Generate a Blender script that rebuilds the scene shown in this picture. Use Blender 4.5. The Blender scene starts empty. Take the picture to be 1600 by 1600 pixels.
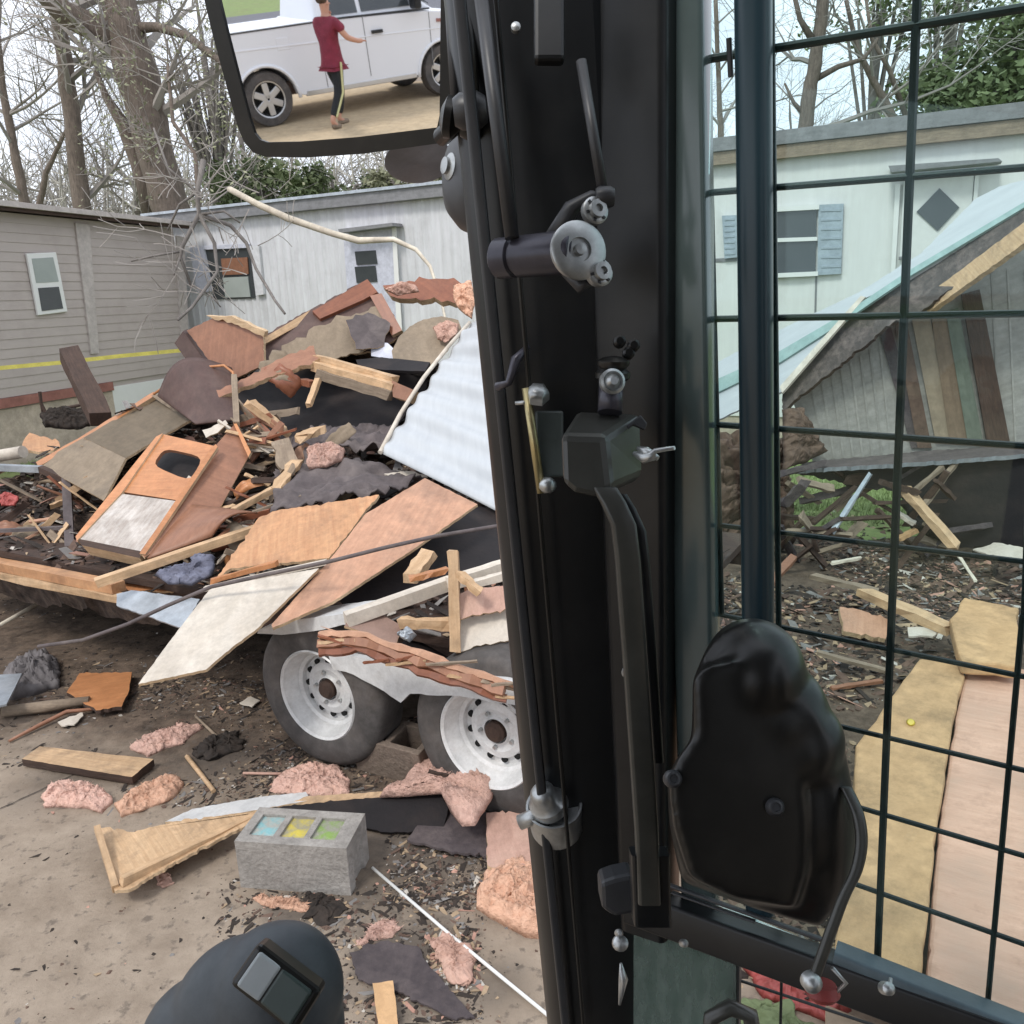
import bpy, bmesh, math, random
from math import sin, cos, pi, radians, sqrt
from mathutils import Vector, Matrix, noise
V = Vector
random.seed(7)
SC = bpy.context.scene

# ------------------------------------------------------------------ camera, sky, sun, exposure
F = 1300.0                                   # focal length in pixels of a 1600 px square
EYE = V((0, 0, 2.0))
PITCH, ROLL = radians(14.66), radians(-2.3)
RM = Matrix.Rotation(pi / 2 - PITCH, 3, 'X') @ Matrix.Rotation(ROLL, 3, 'Z')
cam = bpy.data.cameras.new('camera')
cam.sensor_width = 36; cam.lens = 36 * F / 1600; cam.clip_start = 0.02; cam.clip_end = 600
co = bpy.data.objects.new('camera', cam); SC.collection.objects.link(co)
co.matrix_world = Matrix.Translation(EYE) @ RM.to_4x4()
SC.camera = co

SUN_EL, SUN_AZ = radians(52), radians(215)   # azimuth from +Y towards +X: behind the cab, to the left
w = bpy.data.worlds.new('World'); SC.world = w; w.use_nodes = True
nt = w.node_tree; nt.nodes.clear()
sky = nt.nodes.new('ShaderNodeTexSky'); sky.sky_type = 'NISHITA'; sky.sun_disc = False
sky.sun_elevation = SUN_EL; sky.sun_rotation = SUN_AZ; sky.air_density = 1.0; sky.dust_density = 4.0
tc = nt.nodes.new('ShaderNodeTexCoord'); mp = nt.nodes.new('ShaderNodeMapping'); mp.inputs['Scale'].default_value = (1, 1, 3)
nz = nt.nodes.new('ShaderNodeTexNoise'); nz.inputs['Scale'].default_value = 3; nz.inputs['Detail'].default_value = 5
cr = nt.nodes.new('ShaderNodeValToRGB')
cr.color_ramp.elements[0].position = .3; cr.color_ramp.elements[0].color = (7.2, 7.9, 9.2, 1)
cr.color_ramp.elements[1].position = .7; cr.color_ramp.elements[1].color = (10.6, 10.9, 11.5, 1)
mx = nt.nodes.new('ShaderNodeMixRGB'); mx.inputs[0].default_value = .9
bg = nt.nodes.new('ShaderNodeBackground'); bg.inputs['Strength'].default_value = 0.1
wo = nt.nodes.new('ShaderNodeOutputWorld')
L = nt.links.new
L(tc.outputs['Generated'], mp.inputs[0]); L(mp.outputs[0], nz.inputs['Vector']); L(nz.outputs['Fac'], cr.inputs[0])
L(sky.outputs[0], mx.inputs[1]); L(cr.outputs[0], mx.inputs[2]); L(mx.outputs[0], bg.inputs[0]); L(bg.outputs[0], wo.inputs[0])
sl = bpy.data.lights.new('sun', 'SUN'); sl.energy = 1.3; sl.angle = radians(12); sl.color = (1, .96, .9)
so = bpy.data.objects.new('sun', sl); SC.collection.objects.link(so)
sd = V((sin(SUN_AZ) * cos(SUN_EL), cos(SUN_AZ) * cos(SUN_EL), sin(SUN_EL)))
so.rotation_euler = sd.to_track_quat('Z', 'Y').to_euler(); so.location = sd * 30
SC.view_settings.view_transform = 'Standard'; SC.view_settings.look = 'None'
SC.view_settings.exposure = 0.6; SC.view_settings.gamma = 1
SC.cycles.transparent_max_bounces = 24

# ------------------------------------------------------------------ placing helpers
def ray(x, y): return RM @ V(((x - 800) / F, -(y - 800) / F, -1))
def P(x, y, Y): r = ray(x, y); return EYE + r * (Y / r.y)
def G(x, y, z=0.0): r = ray(x, y); return EYE + r * ((z - EYE.z) / r.z)
def PL(x, y, o, n): r = ray(x, y); return EYE + r * ((o - EYE).dot(n) / r.dot(n))
def D(x, y):                                  # how far the wreck's surface stands
    t = [(1250, 2.9), (1100, 3.1), (990, 3.4), (900, 3.8), (800, 4.35), (700, 4.9), (600, 5.4), (500, 5.9), (430, 6.3)]
    if y >= t[0][0]: b = t[0][1]
    elif y <= t[-1][0]: b = t[-1][1]
    else:
        for (a, b0), (c, d0) in zip(t, t[1:]):
            if c <= y <= a: b = b0 + (a - y) / (a - c) * (d0 - b0); break
    return b + max(0, 400 - x) * .0022
def smooth(a, b, x): t = min(1, max(0, (x - a) / (b - a))); return t * t * (3 - 2 * t)

# ------------------------------------------------------------------ materials
MATS = {}
def mk(name, c1, c2=None, sc=6, st=(1, 1, 1), rough=.75, bump=.15, metal=0, dirt=0, dc=(.05, .04, .035), dsc=3, spec=.4, contrast=.25, var=.12, det=6, trans=0, bd=.02):
    m = bpy.data.materials.new(name); m.use_nodes = True; t = m.node_tree; N = t.nodes; K = t.links.new
    b = N['Principled BSDF']; b.inputs['Roughness'].default_value = rough; b.inputs['Metallic'].default_value = metal
    b.inputs['Specular IOR Level'].default_value = spec
    c2 = c2 or tuple(x * .7 for x in c1)
    tc = N.new('ShaderNodeTexCoord'); mp = N.new('ShaderNodeMapping'); mp.inputs['Scale'].default_value = st
    K(tc.outputs['Object'], mp.inputs[0])
    nz = N.new('ShaderNodeTexNoise'); nz.inputs['Scale'].default_value = sc; nz.inputs['Detail'].default_value = det; nz.inputs['Roughness'].default_value = .65
    K(mp.outputs[0], nz.inputs['Vector'])
    cr = N.new('ShaderNodeValToRGB'); cr.color_ramp.elements[0].position = .5 - contrast; cr.color_ramp.elements[1].position = .5 + contrast
    cr.color_ramp.elements[0].color = (*c2, 1); cr.color_ramp.elements[1].color = (*c1, 1); K(nz.outputs['Fac'], cr.inputs[0])
    out = cr.outputs[0]
    if dirt:
        n2 = N.new('ShaderNodeTexNoise'); n2.inputs['Scale'].default_value = dsc; n2.inputs['Detail'].default_value = 9; n2.inputs['Roughness'].default_value = .7
        K(tc.outputs['Object'], n2.inputs['Vector'])
        r2 = N.new('ShaderNodeValToRGB'); r2.color_ramp.elements[0].position = .48; r2.color_ramp.elements[1].position = .68
        r2.color_ramp.elements[1].color = (dirt, dirt, dirt, 1); K(n2.outputs['Fac'], r2.inputs[0])
        mi = N.new('ShaderNodeMixRGB'); K(r2.outputs[0], mi.inputs[0]); K(out, mi.inputs[1]); mi.inputs[2].default_value = (*dc, 1); out = mi.outputs[0]
    if bump and 'siding' not in name and 'metal_sheet' not in name and name[:5] not in ('black', 'satin') and rough > .3:      # faint uneven wear and grime all over
        n4 = N.new('ShaderNodeTexNoise'); n4.inputs['Scale'].default_value = 7; n4.inputs['Detail'].default_value = 10; n4.inputs['Roughness'].default_value = .8
        K(tc.outputs['Object'], n4.inputs['Vector']); m4 = N.new('ShaderNodeMapRange'); m4.inputs['From Min'].default_value = .35; m4.inputs['From Max'].default_value = .65
        m4.inputs['To Min'].default_value = .72; m4.inputs['To Max'].default_value = 1.12; K(n4.outputs['Fac'], m4.inputs['Value'])
        h4 = N.new('ShaderNodeHueSaturation'); K(m4.outputs[0], h4.inputs['Value']); K(out, h4.inputs['Color']); out = h4.outputs[0]
    if var:
        oi = N.new('ShaderNodeObjectInfo'); mr = N.new('ShaderNodeMapRange'); mr.inputs['To Min'].default_value = 1 - var; mr.inputs['To Max'].default_value = 1 + var
        K(oi.outputs['Random'], mr.inputs['Value'])
        hs = N.new('ShaderNodeHueSaturation'); K(mr.outputs[0], hs.inputs['Value']); K(out, hs.inputs['Color']); out = hs.outputs[0]
    K(out, b.inputs['Base Color'])
    if bump:
        bp = N.new('ShaderNodeBump'); bp.inputs['Strength'].default_value = bump; bp.inputs['Distance'].default_value = bd
        K(nz.outputs['Fac'], bp.inputs['Height']); K(bp.outputs[0], b.inputs['Normal'])
    MATS[name] = m
    return m
ply = mk('plywood_orange', (.6, .34, .175), (.42, .2, .095), 3, (1, 14, 4), .55, .1, dirt=.6, dc=(.2, .11, .065), dsc=4)
plyp = mk('plywood_pinkish', (.54, .31, .2), (.4, .21, .13), 3, (1, 14, 4), .6, .1, dirt=.6, dc=(.22, .14, .1))
pine = mk('fresh_pine', (.66, .46, .28), (.45, .28, .15), 4, (1, 18, 18), .65, .15, dirt=.65, dc=(.2, .14, .09), dsc=5)
edge = mk('split_wood_edge', (.66, .5, .32), (.4, .26, .15), 8, (1, 6, 6), .8, .3)
cab_or = mk('cabinet_orange', (.58, .27, .12), (.42, .17, .07), 3, (14, 1, 4), .35, .05, dirt=.2, dc=(.2, .1, .05))
cab_br = mk('cabinet_brown', (.33, .16, .095), (.24, .11, .065), 3, (10, 1, 4), .45, .08, dirt=.3, dc=(.12, .07, .05))
red_br = mk('cabinet_reddish', (.3, .115, .06), (.2, .07, .04), 4, (1, 8, 8), .4, .08, dirt=.3)
dk_br = mk('panel_dark_brown', (.105, .06, .05), (.07, .04, .035), 3, (2, 8, 2), .6, .1, dirt=.4, dc=(.15, .11, .09))
tan = mk('panel_tan_back', (.3, .235, .165), (.22, .17, .12), 4, (1, 4, 1), .8, .15, dirt=.45, dc=(.12, .1, .08))
white_pl = mk('white_faced_board', (.68, .62, .54), (.56, .49, .4), 3, (1, 3, 1), .55, .05, dirt=.55, dc=(.36, .3, .24))
scuffed = mk('scuffed_laminate', (.6, .55, .5), (.3, .24, .2), 7, (5, 1, 1), .5, .1, dirt=.7, dc=(.68, .64, .6), dsc=9)
wmetal = mk('white_metal_sheet', (.54, .565, .585), (.45, .475, .5), 3, (1, 8, 1), .4, .05, dirt=.2, dc=(.4, .4, .4))
wpaint = mk('white_paint_metal', (.68, .68, .68), (.55, .55, .54), 5, (1, 1, 1), .35, .05, dirt=.35, dc=(.3, .26, .22), dsc=6)
greymetal = mk('galvanised_grey', (.5, .54, .58), (.32, .35, .38), 8, (1, 1, 1), .4, .1, metal=.5, dirt=.4, dc=(.2, .17, .15))
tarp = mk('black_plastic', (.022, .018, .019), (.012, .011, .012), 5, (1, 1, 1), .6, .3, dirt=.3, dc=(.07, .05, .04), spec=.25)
felt = mk('roof_felt', (.14, .115, .115), (.09, .075, .075), 12, (1, 1, 1), .85, .3, dirt=.4, dc=(.2, .17, .15))
shing = mk('dark_shingle', (.10, .08, .08), (.055, .045, .05), 30, (1, 1, 1), .9, .4, dirt=.4, dc=(.16, .13, .12))
charred = mk('dark_old_wood', (.085, .05, .035), (.04, .025, .02), 8, (1, 8, 8), .8, .4)
stickm = mk('weathered_wood', (.32, .25, .18), (.2, .15, .11), 8, (1, 10, 10), .85, .3)
pink = mk('pink_insulation', (.86, .58, .48), (.7, .43, .35), 55, (1, 1, 1), 1, 1, dirt=.4, dc=(.4, .24, .17), dsc=7, spec=.1)
pinkf = mk('pink_insulation_faded', (.62, .4, .32), (.46, .28, .22), 8, (1, 4, 1), 1, .4, dirt=.45, dc=(.36, .28, .22), dsc=4, spec=.1)
orins = mk('orange_insulation', (.88, .56, .4), (.72, .41, .28), 45, (1, 1, 1), 1, 1, dirt=.4, dc=(.45, .27, .18), dsc=7, spec=.1)
yelins = mk('tan_paper_facing', (.64, .4, .21), (.46, .28, .14), 4, (1, 2, 1), .8, .35, dirt=.9, dc=(.3, .19, .1), dsc=3)
black = mk('black_machine_paint', (.007, .008, .0095), (.005, .006, .007), 4, (1, 1, 1), .36, .02, spec=.45, var=0, dirt=.25, dc=(.03, .029, .028), dsc=14)
blackg = mk('black_gloss_paint', (.014, .017, .02), (.009, .011, .013), 3, (1, 1, 1), .17, 0, spec=.6, var=0)
satin = mk('satin_grey_black', (.04, .041, .045), (.03, .031, .034), 60, (1, 1, 1), .42, .06, spec=.5, var=0, bd=.002)
plast = mk('black_moulded_plastic', (.010, .0095, .009), (.007, .007, .0065), 90, (1, 1, 1), .34, .08, spec=.45, dirt=.35, dc=(.03, .028, .025), dsc=16, var=0, bd=.001)
knobm = mk('grey_joystick_plastic', (.075, .085, .095), (.06, .07, .08), 150, (1, 1, 1), .5, .08, var=0, bd=.001)
rocker = mk('pale_rocker_plastic', (.42, .45, .46), (.36, .39, .4), 60, (1, 1, 1), .4, 0, var=0)
rockerd = mk('dark_rocker_plastic', (.05, .07, .065), (.04, .055, .05), 60, (1, 1, 1), .4, 0, var=0)
zinc = mk('zinc_plated_steel', (.62, .64, .64), (.36, .37, .37), 40, (1, 1, 1), .38, .15, metal=.8, var=0, bd=.002)
brass = mk('yellow_zinc_steel', (.6, .5, .26), (.4, .34, .18), 30, (1, 1, 1), .35, .1, metal=.8, var=0, bd=.002)
wirem = mk('dark_wire', (.02, .026, .027), (.014, .018, .019), 30, (1, 1, 1), .4, 0, var=0)
rubber = mk('tyre_rubber', (.095, .088, .085), (.06, .055, .052), 14, (1, 1, 1), .8, .1, dirt=.4, dc=(.16, .13, .11))
holem = mk('wheel_hole_black', (.006, .006, .006), None, 4, (1, 1, 1), .9, 0)
cinder = mk('cinder_block', (.38, .355, .325), (.24, .22, .2), 45, (1, 1, 1), .95, .6, dirt=.35, dc=(.5, .47, .44), dsc=5)
cyan = mk('faded_cyan_paint', (.22, .42, .44), (.4, .4, .36), 18, (1, 1, 1), .8, .3, contrast=.08)
yelp = mk('faded_yellow_paint', (.55, .45, .08), (.35, .32, .22), 18, (1, 1, 1), .8, .3, contrast=.08)
grnp = mk('faded_green_paint', (.24, .36, .1), (.35, .34, .28), 18, (1, 1, 1), .8, .3, contrast=.08)
bark = mk('tree_bark', (.25, .2, .165), (.11, .088, .073), 5, (6, 6, 1), .95, .6, bd=.05)
bark2 = mk('grey_bark', (.26, .235, .215), (.15, .135, .125), 5, (5, 5, 1), .95, .5, bd=.04)
twigm = mk('twigs', (.34, .31, .285), (.22, .2, .18), 2, (1, 1, 1), .95, 0)
palewood = mk('peeled_branch', (.68, .62, .5), (.4, .34, .27), 6, (1, 1, 1), .7, .2)
leafg = mk('evergreen_leaves', (.17, .21, .1), (.085, .115, .055), 1.2, (1, 1, 1), .8, 0, contrast=.12, var=.2)
leafp = mk('spring_leaves', (.36, .37, .24), (.24, .24, .15), .7, (1, 1, 1), .8, 0, contrast=.15, var=.2)
brushm = mk('pale_brush', (.5, .47, .42), (.36, .34, .3), .6, (1, 1, 1), .95, 0, contrast=.15)
taupe = mk('taupe_vinyl_siding', (.44, .385, .355), (.395, .345, .32), 1.2, (1, 1, 6), .6, .03, dirt=.25, dc=(.25, .2, .18), dsc=2, var=0)
taupel = mk('pale_taupe_trim', (.5, .45, .42), (.44, .39, .365), 2, (1, 1, 1), .6, .03, var=0)
stucco = mk('beige_masonry', (.58, .49, .4), (.47, .39, .31), 20, (1, 1, 1), .9, .3, dirt=.4, dc=(.28, .25, .2), dsc=1.5)
redtrim = mk('faded_red_trim', (.34, .15, .12), (.27, .11, .09), 5, (1, 1, 1), .7, .1)
homew = mk('weathered_white_siding', (.66, .665, .69), (.48, .48, .49), 2.2, (5, 5, .5), .6, .05, dirt=.3, dc=(.3, .3, .3), dsc=2.2, var=0)
homeg = mk('pale_greenwhite_siding', (.68, .68, .66), (.6, .6, .585), 2.2, (5, 5, .5), .6, .03, dirt=.2, dc=(.42, .4, .37), dsc=2, var=0)
roofe = mk('grey_roof_edge', (.25, .25, .26), (.17, .17, .175), 5, (1, 1, 4), .7, .1, var=0)
shut = mk('pale_blue_shutter', (.36, .42, .47), (.3, .35, .4), 5, (1, 1, 1), .6, .05, var=0)
lav = mk('lavender_white_door', (.56, .57, .65), (.5, .51, .58), 5, (1, 1, 1), .6, .05, var=0)
glassd = mk('dark_window_glass', (.03, .037, .04), (.05, .057, .06), 2, (1, 1, 1), .08, 0, spec=.8, var=0)
curtain = mk('grey_blind', (.34, .37, .35), (.28, .31, .29), 3, (1, 1, 1), .5, 0, var=0)
vinylw = mk('white_vinyl', (.72, .72, .7), (.66, .66, .64), 5, (1, 1, 1), .5, 0, var=0)
teal = mk('teal_trim', (.24, .36, .34), (.3, .4, .385), 5, (1, 1, 1), .5, .05)
corr = mk('grey_wall_panel', (.36, .34, .31), (.24, .225, .21), 3, (8, 1, 1), .7, .1, dirt=.4, dc=(.2, .17, .14), dsc=3)
grnplank = mk('green_painted_plank', (.14, .155, .12), (.09, .105, .08), 5, (1, 8, 1), .7, .1)
tapem = mk('yellow_tape', (.75, .68, .14), (.6, .54, .14), 6, (1, 1, 1), .5, .1)
asph = mk('asphalt', (.15, .15, .17), (.11, .11, .125), 40, (1, 1, 1), .9, .3, var=0)
grassm = mk('grass_ground', (.25, .33, .1), (.16, .21, .08), 3, (1, 1, 1), 1, .5, dirt=.6, dc=(.2, .16, .1), dsc=.9, var=0)
bladem = mk('grass_blades', (.3, .38, .16), (.2, .25, .11), 2, (1, 1, 1), .8, 0)
yard = mk('sandy_yard', (.52, .4, .25), (.42, .32, .2), 6, (1, 1, 1), .95, .3, dirt=.3, dc=(.35, .29, .21), var=0)
litter_m = [mk('litter_dark', (.05, .036, .028), (.02, .017, .015), 30, rough=.9), mk('litter_brown', (.17, .11, .08), (.08, .05, .04), 20, rough=.9),
            mk('litter_tan', (.42, .31, .2), (.28, .2, .13), 20, rough=.9), mk('litter_grey', (.24, .225, .21), (.13, .12, .115), 20, rough=.9),
            mk('litter_pale', (.6, .56, .5), (.42, .38, .33), 20, rough=.8), mk('litter_pink', (.52, .3, .23), (.36, .2, .15), 20, rough=.95)]
truckw = mk('white_car_paint', (.78, .79, .82), (.76, .77, .8), 2, (1, 1, 1), .25, 0, spec=.5, var=0)
silver = mk('alloy_wheel', (.6, .61, .62), (.5, .5, .51), 5, (1, 1, 1), .3, 0, metal=.8, var=0)
skin = mk('skin', (.55, .3, .21), (.5, .26, .18), 5, (1, 1, 1), .55, 0, var=0)
maroon = mk('maroon_shirt', (.24, .03, .055), (.18, .02, .04), 8, (1, 1, 1), .8, .1, var=0)
blackc = mk('black_trousers', (.02, .022, .024), (.014, .015, .017), 8, (1, 1, 1), .85, .1, var=0)
hairm = mk('brown_hair', (.09, .055, .035), (.05, .03, .02), 20, (1, 1, 1), .7, .2, var=0)
ystripe = mk('yellow_stripe', (.6, .58, .3), (.5, .48, .25), 8, (1, 1, 1), .8, 0, var=0)
redpl = mk('red_plastic', (.42, .09, .08), (.3, .06, .05), 8, (1, 1, 1), .5, .1)

STAINS = [(*G(x, y).xy, r, a) for x, y, r, a in ((650, 1500, .22, .75), (470, 1420, .14, .7), (650, 1340, .3, .7), (340, 1180, .22, .7), (240, 1350, .1, .5), (560, 1400, .16, .5), (100, 1220, .25, .35), (770, 1540, .12, .5))]
def ground_mat():
    m = bpy.data.materials.new('dirt_and_concrete'); m.use_nodes = True; t = m.node_tree; N = t.nodes; K = t.links.new; b = N['Principled BSDF']
    b.inputs['Roughness'].default_value = .93; b.inputs['Specular IOR Level'].default_value = .25
    tc = N.new('ShaderNodeTexCoord')
    def nzr(sc, det, p0, p1, c0, c1, ro=.6, st=(1, 1, 1)):
        mp = N.new('ShaderNodeMapping'); mp.inputs['Scale'].default_value = st; K(tc.outputs['Object'], mp.inputs[0])
        n = N.new('ShaderNodeTexNoise'); n.inputs['Scale'].default_value = sc; n.inputs['Detail'].default_value = det; n.inputs['Roughness'].default_value = ro; K(mp.outputs[0], n.inputs['Vector'])
        r = N.new('ShaderNodeValToRGB'); r.color_ramp.elements[0].position = p0; r.color_ramp.elements[1].position = p1
        r.color_ramp.elements[0].color = (*c0, 1); r.color_ramp.elements[1].color = (*c1, 1); K(n.outputs['Fac'], r.inputs[0]); return n, r
    n1, conc = nzr(5, 12, .3, .7, (.215, .168, .126), (.365, .298, .232), .7)
    n2, dirt = nzr(9, 12, .35, .65, (.05, .037, .028), (.19, .14, .104), .75)
    # dirt lies beyond the slab's edge and in patches
    sp = N.new('ShaderNodeSeparateXYZ'); K(tc.outputs['Object'], sp.inputs[0])
    n3, _ = nzr(1.6, 10, 0, 1, (0, 0, 0), (1, 1, 1), .7)
    a = N.new('ShaderNodeMath'); a.operation = 'MULTIPLY_ADD'; K(n3.outputs['Fac'], a.inputs[0]); a.inputs[1].default_value = 1.9; K(sp.outputs['Y'], a.inputs[2])
    a2 = N.new('ShaderNodeMath'); a2.operation = 'MULTIPLY_ADD'; K(sp.outputs['X'], a2.inputs[0]); a2.inputs[1].default_value = .42; K(a.outputs[0], a2.inputs[2])
    mr = N.new('ShaderNodeMapRange'); K(a2.outputs[0], mr.inputs['Value']); mr.inputs['From Min'].default_value = 3.25; mr.inputs['From Max'].default_value = 3.85
    mi = N.new('ShaderNodeMixRGB'); K(mr.outputs[0], mi.inputs[0]); K(conc.outputs[0], mi.inputs[1]); K(dirt.outputs[0], mi.inputs[2])
    n4, spots = nzr(22, 8, .56, .66, (0, 0, 0), (.75, .75, .75), .6)
    mi2 = N.new('ShaderNodeMixRGB'); K(spots.outputs[0], mi2.inputs[0]); K(mi.outputs[0], mi2.inputs[1]); mi2.inputs[2].default_value = (.13, .105, .085, 1)
    out = mi2.outputs[0]
    # soot and wet stains that lie in their own patches
    for (cx, cy, rad, amt) in STAINS:
        vd = N.new('ShaderNodeVectorMath'); vd.operation = 'DISTANCE'; K(tc.outputs['Object'], vd.inputs[0]); vd.inputs[1].default_value = (cx, cy, 0)
        ad = N.new('ShaderNodeMath'); ad.operation = 'MULTIPLY_ADD'; K(n1.outputs['Fac'], ad.inputs[0]); ad.inputs[1].default_value = -rad * 2.6; K(vd.outputs['Value'], ad.inputs[2])
        mr2 = N.new('ShaderNodeMapRange'); K(ad.outputs[0], mr2.inputs['Value']); mr2.inputs['From Min'].default_value = -rad * .9; mr2.inputs['From Max'].default_value = -rad * .1; mr2.inputs['To Min'].default_value = amt; mr2.inputs['To Max'].default_value = 0
        m3 = N.new('ShaderNodeMixRGB'); K(mr2.outputs[0], m3.inputs[0]); K(out, m3.inputs[1]); m3.inputs[2].default_value = (.06, .05, .043, 1); out = m3.outputs[0]
    K(out, b.inputs['Base Color'])
    bp = N.new('ShaderNodeBump'); bp.inputs['Strength'].default_value = .5; bp.inputs['Distance'].default_value = .03; K(n2.outputs['Fac'], bp.inputs['Height']); K(bp.outputs[0], b.inputs['Normal'])
    return m
groundm = ground_mat()

def glass_mat(name, col, refl, dust=0):
    m = bpy.data.materials.new(name); m.use_nodes = True; t = m.node_tree; N = t.nodes; K = t.links.new
    N.remove(N['Principled BSDF']); o = N['Material Output']
    tr = N.new('ShaderNodeBsdfTransparent'); tr.inputs[0].default_value = (*col, 1)
    gl = N.new('ShaderNodeBsdfGlossy'); gl.inputs['Roughness'].default_value = .02; gl.inputs[0].default_value = (.8, 1, .97, 1)
    fr = N.new('ShaderNodeFresnel'); fr.inputs[0].default_value = 1.5
    mu = N.new('ShaderNodeMath'); mu.operation = 'MULTIPLY'; mu.inputs[1].default_value = refl; K(fr.outputs[0], mu.inputs[0])
    mi = N.new('ShaderNodeMixShader'); K(mu.outputs[0], mi.inputs[0]); K(tr.outputs[0], mi.inputs[1]); K(gl.outputs[0], mi.inputs[2]); 
    if dust:
        df = N.new('ShaderNodeBsdfDiffuse'); df.inputs[0].default_value = (.2, .25, .225, 1); nz = N.new('ShaderNodeTexNoise'); nz.inputs['Scale'].default_value = 9; nz.inputs['Detail'].default_value = 8
        r = N.new('ShaderNodeMapRange'); K(nz.outputs['Fac'], r.inputs['Value']); r.inputs['From Min'].default_value = .3; r.inputs['From Max'].default_value = .7; r.inputs['To Min'].default_value = dust * .4; r.inputs['To Max'].default_value = dust
        m2 = N.new('ShaderNodeMixShader'); K(r.outputs[0], m2.inputs[0]); K(mi.outputs[0], m2.inputs[1]); K(df.outputs[0], m2.inputs[2]); mi = m2
    K(mi.outputs[0], o.inputs[0])
    return m
tint = glass_mat('tinted_cab_glass', (.88, .955, .95), .35)
tint2 = glass_mat('dusty_green_glass', (.7, .78, .73), 1.0, .7)
mirm = bpy.data.materials.new('mirror_silver'); mirm.use_nodes = True
_b = mirm.node_tree.nodes['Principled BSDF']; _b.inputs['Metallic'].default_value = 1; _b.inputs['Roughness'].default_value = .012; _b.inputs['Base Color'].default_value = (.9, .91, .93, 1)

# ------------------------------------------------------------------ object helpers
def link(o, parent=None):
    SC.collection.objects.link(o)
    if parent is not None:
        o.parent = parent; o.matrix_parent_inverse = parent.matrix_world.inverted()
    return o
def tag(o, label=None, cat=None, group=None, kind=None):
    if label: o['label'] = label
    if cat: o['category'] = cat
    if group: o['group'] = group
    if kind: o['kind'] = kind
    return o
def empty(name, loc, label, cat, group=None, rz=0):
    o = bpy.data.objects.new(name, None); o.empty_display_size = .1
    o.matrix_world = Matrix.Translation(loc) @ Matrix.Rotation(rz, 4, 'Z'); link(o)
    bpy.context.view_layer.update()
    return tag(o, label, cat, group)
def mesh(name, vs, fs, mats, parent=None, frame=None, mi=None, sm=False, bev=0, world=True):
    """vs in world space; frame = matrix of the object's own axes"""
    if frame is None:
        c = sum((V(v) for v in vs), V()) / len(vs); frame = Matrix.Translation(c)
    inv = frame.inverted()
    me = bpy.data.meshes.new(name); me.from_pydata([inv @ V(v) for v in vs], [], fs)
    if not isinstance(mats, (list, tuple)): mats = [mats]
    for m in mats: me.materials.append(m)
    if mi: me.polygons.foreach_set('material_index', mi)
    if sm: me.polygons.foreach_set('use_smooth', [True] * len(me.polygons))
    me.update()
    o = bpy.data.objects.new(name, me); o.matrix_world = frame; link(o)
    if parent is not None:
        o.parent = parent; o.matrix_parent_inverse = parent.matrix_world.inverted()
    if bev:
        b = o.modifiers.new('bevel', 'BEVEL'); b.width = bev; b.segments = 2; b.limit_method = 'ANGLE'; b.angle_limit = radians(35)
    return o
def fit_plane(pts):
    c = sum(pts, V()) / len(pts)
    n = V((0, 0, 0)); a = pts[0]
    # Newell
    for i in range(len(pts)):
        p, q = pts[i], pts[(i + 1) % len(pts)]
        n += V(((p.y - q.y) * (p.z + q.z), (p.z - q.z) * (p.x + q.x), (p.x - q.x) * (p.y + q.y)))
    n.normalize()
    if n.dot(EYE - c) < 0: n = -n
    return c, n
def frame_of(pts, n):
    best = max(((pts[(i + 1) % len(pts)] - pts[i]) for i in range(len(pts))), key=lambda v: v.length)
    x = (best - n * best.dot(n)).normalized(); y = n.cross(x)
    c = sum(pts, V()) / len(pts)
    return Matrix(((x.x, y.x, n.x, c.x), (x.y, y.y, n.y, c.y), (x.z, y.z, n.z, c.z), (0, 0, 0, 1)))
def jagged(px, amp, k, seed):
    r = random.Random(seed); out = []
    for i in range(len(px)):
        a, b = px[i], px[(i + 1) % len(px)]
        dx, dy = b[0] - a[0], b[1] - a[1]; l = math.hypot(dx, dy) + 1e-6
        out.append(a[:2])
        kk = int(l / k)
        for j in range(1, kk):
            t = (j + r.uniform(-.3, .3)) / kk; d = r.uniform(-amp, amp) * (3 if amp >= .9 and r.random() < .13 else 1)
            out.append((a[0] + dx * t - dy / l * d, a[1] + dy * t + dx / l * d))
    return out
class Plane:
    def __init__(s, anchors): s.o, s.n = fit_plane(anchors)
    def at(s, x, y): return PL(x, y, s.o, s.n)
    def px(s, pts): return [s.at(p[0], p[1]) for p in pts]
def solid(name, pts, n, thick, mats, parent=None, frame=None, bev=0, sm=False):
    k = len(pts); back = [p - n * thick for p in pts]
    fs = [list(range(k)), list(range(2 * k - 1, k - 1, -1))] + [[i, (i + k), (i + 1) % k + k, (i + 1) % k] for i in range(k)]
    # make sure the front faces along n
    c, nn = fit_plane(pts); 
    a = V((0, 0, 0))
    for i in range(k):
        p, q = pts[i], pts[(i + 1) % k]
        a += V(((p.y - q.y) * (p.z + q.z), (p.z - q.z) * (p.x + q.x), (p.x - q.x) * (p.y + q.y)))
    if a.dot(n) < 0: fs = [list(reversed(f)) for f in fs]
    mi = [0, 0] + [1] * k if isinstance(mats, (list, tuple)) and len(mats) > 1 else None
    return mesh(name, list(pts) + back, fs, mats, parent, frame or frame_of(pts, n), mi, sm, bev)
SEED = [0]
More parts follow.
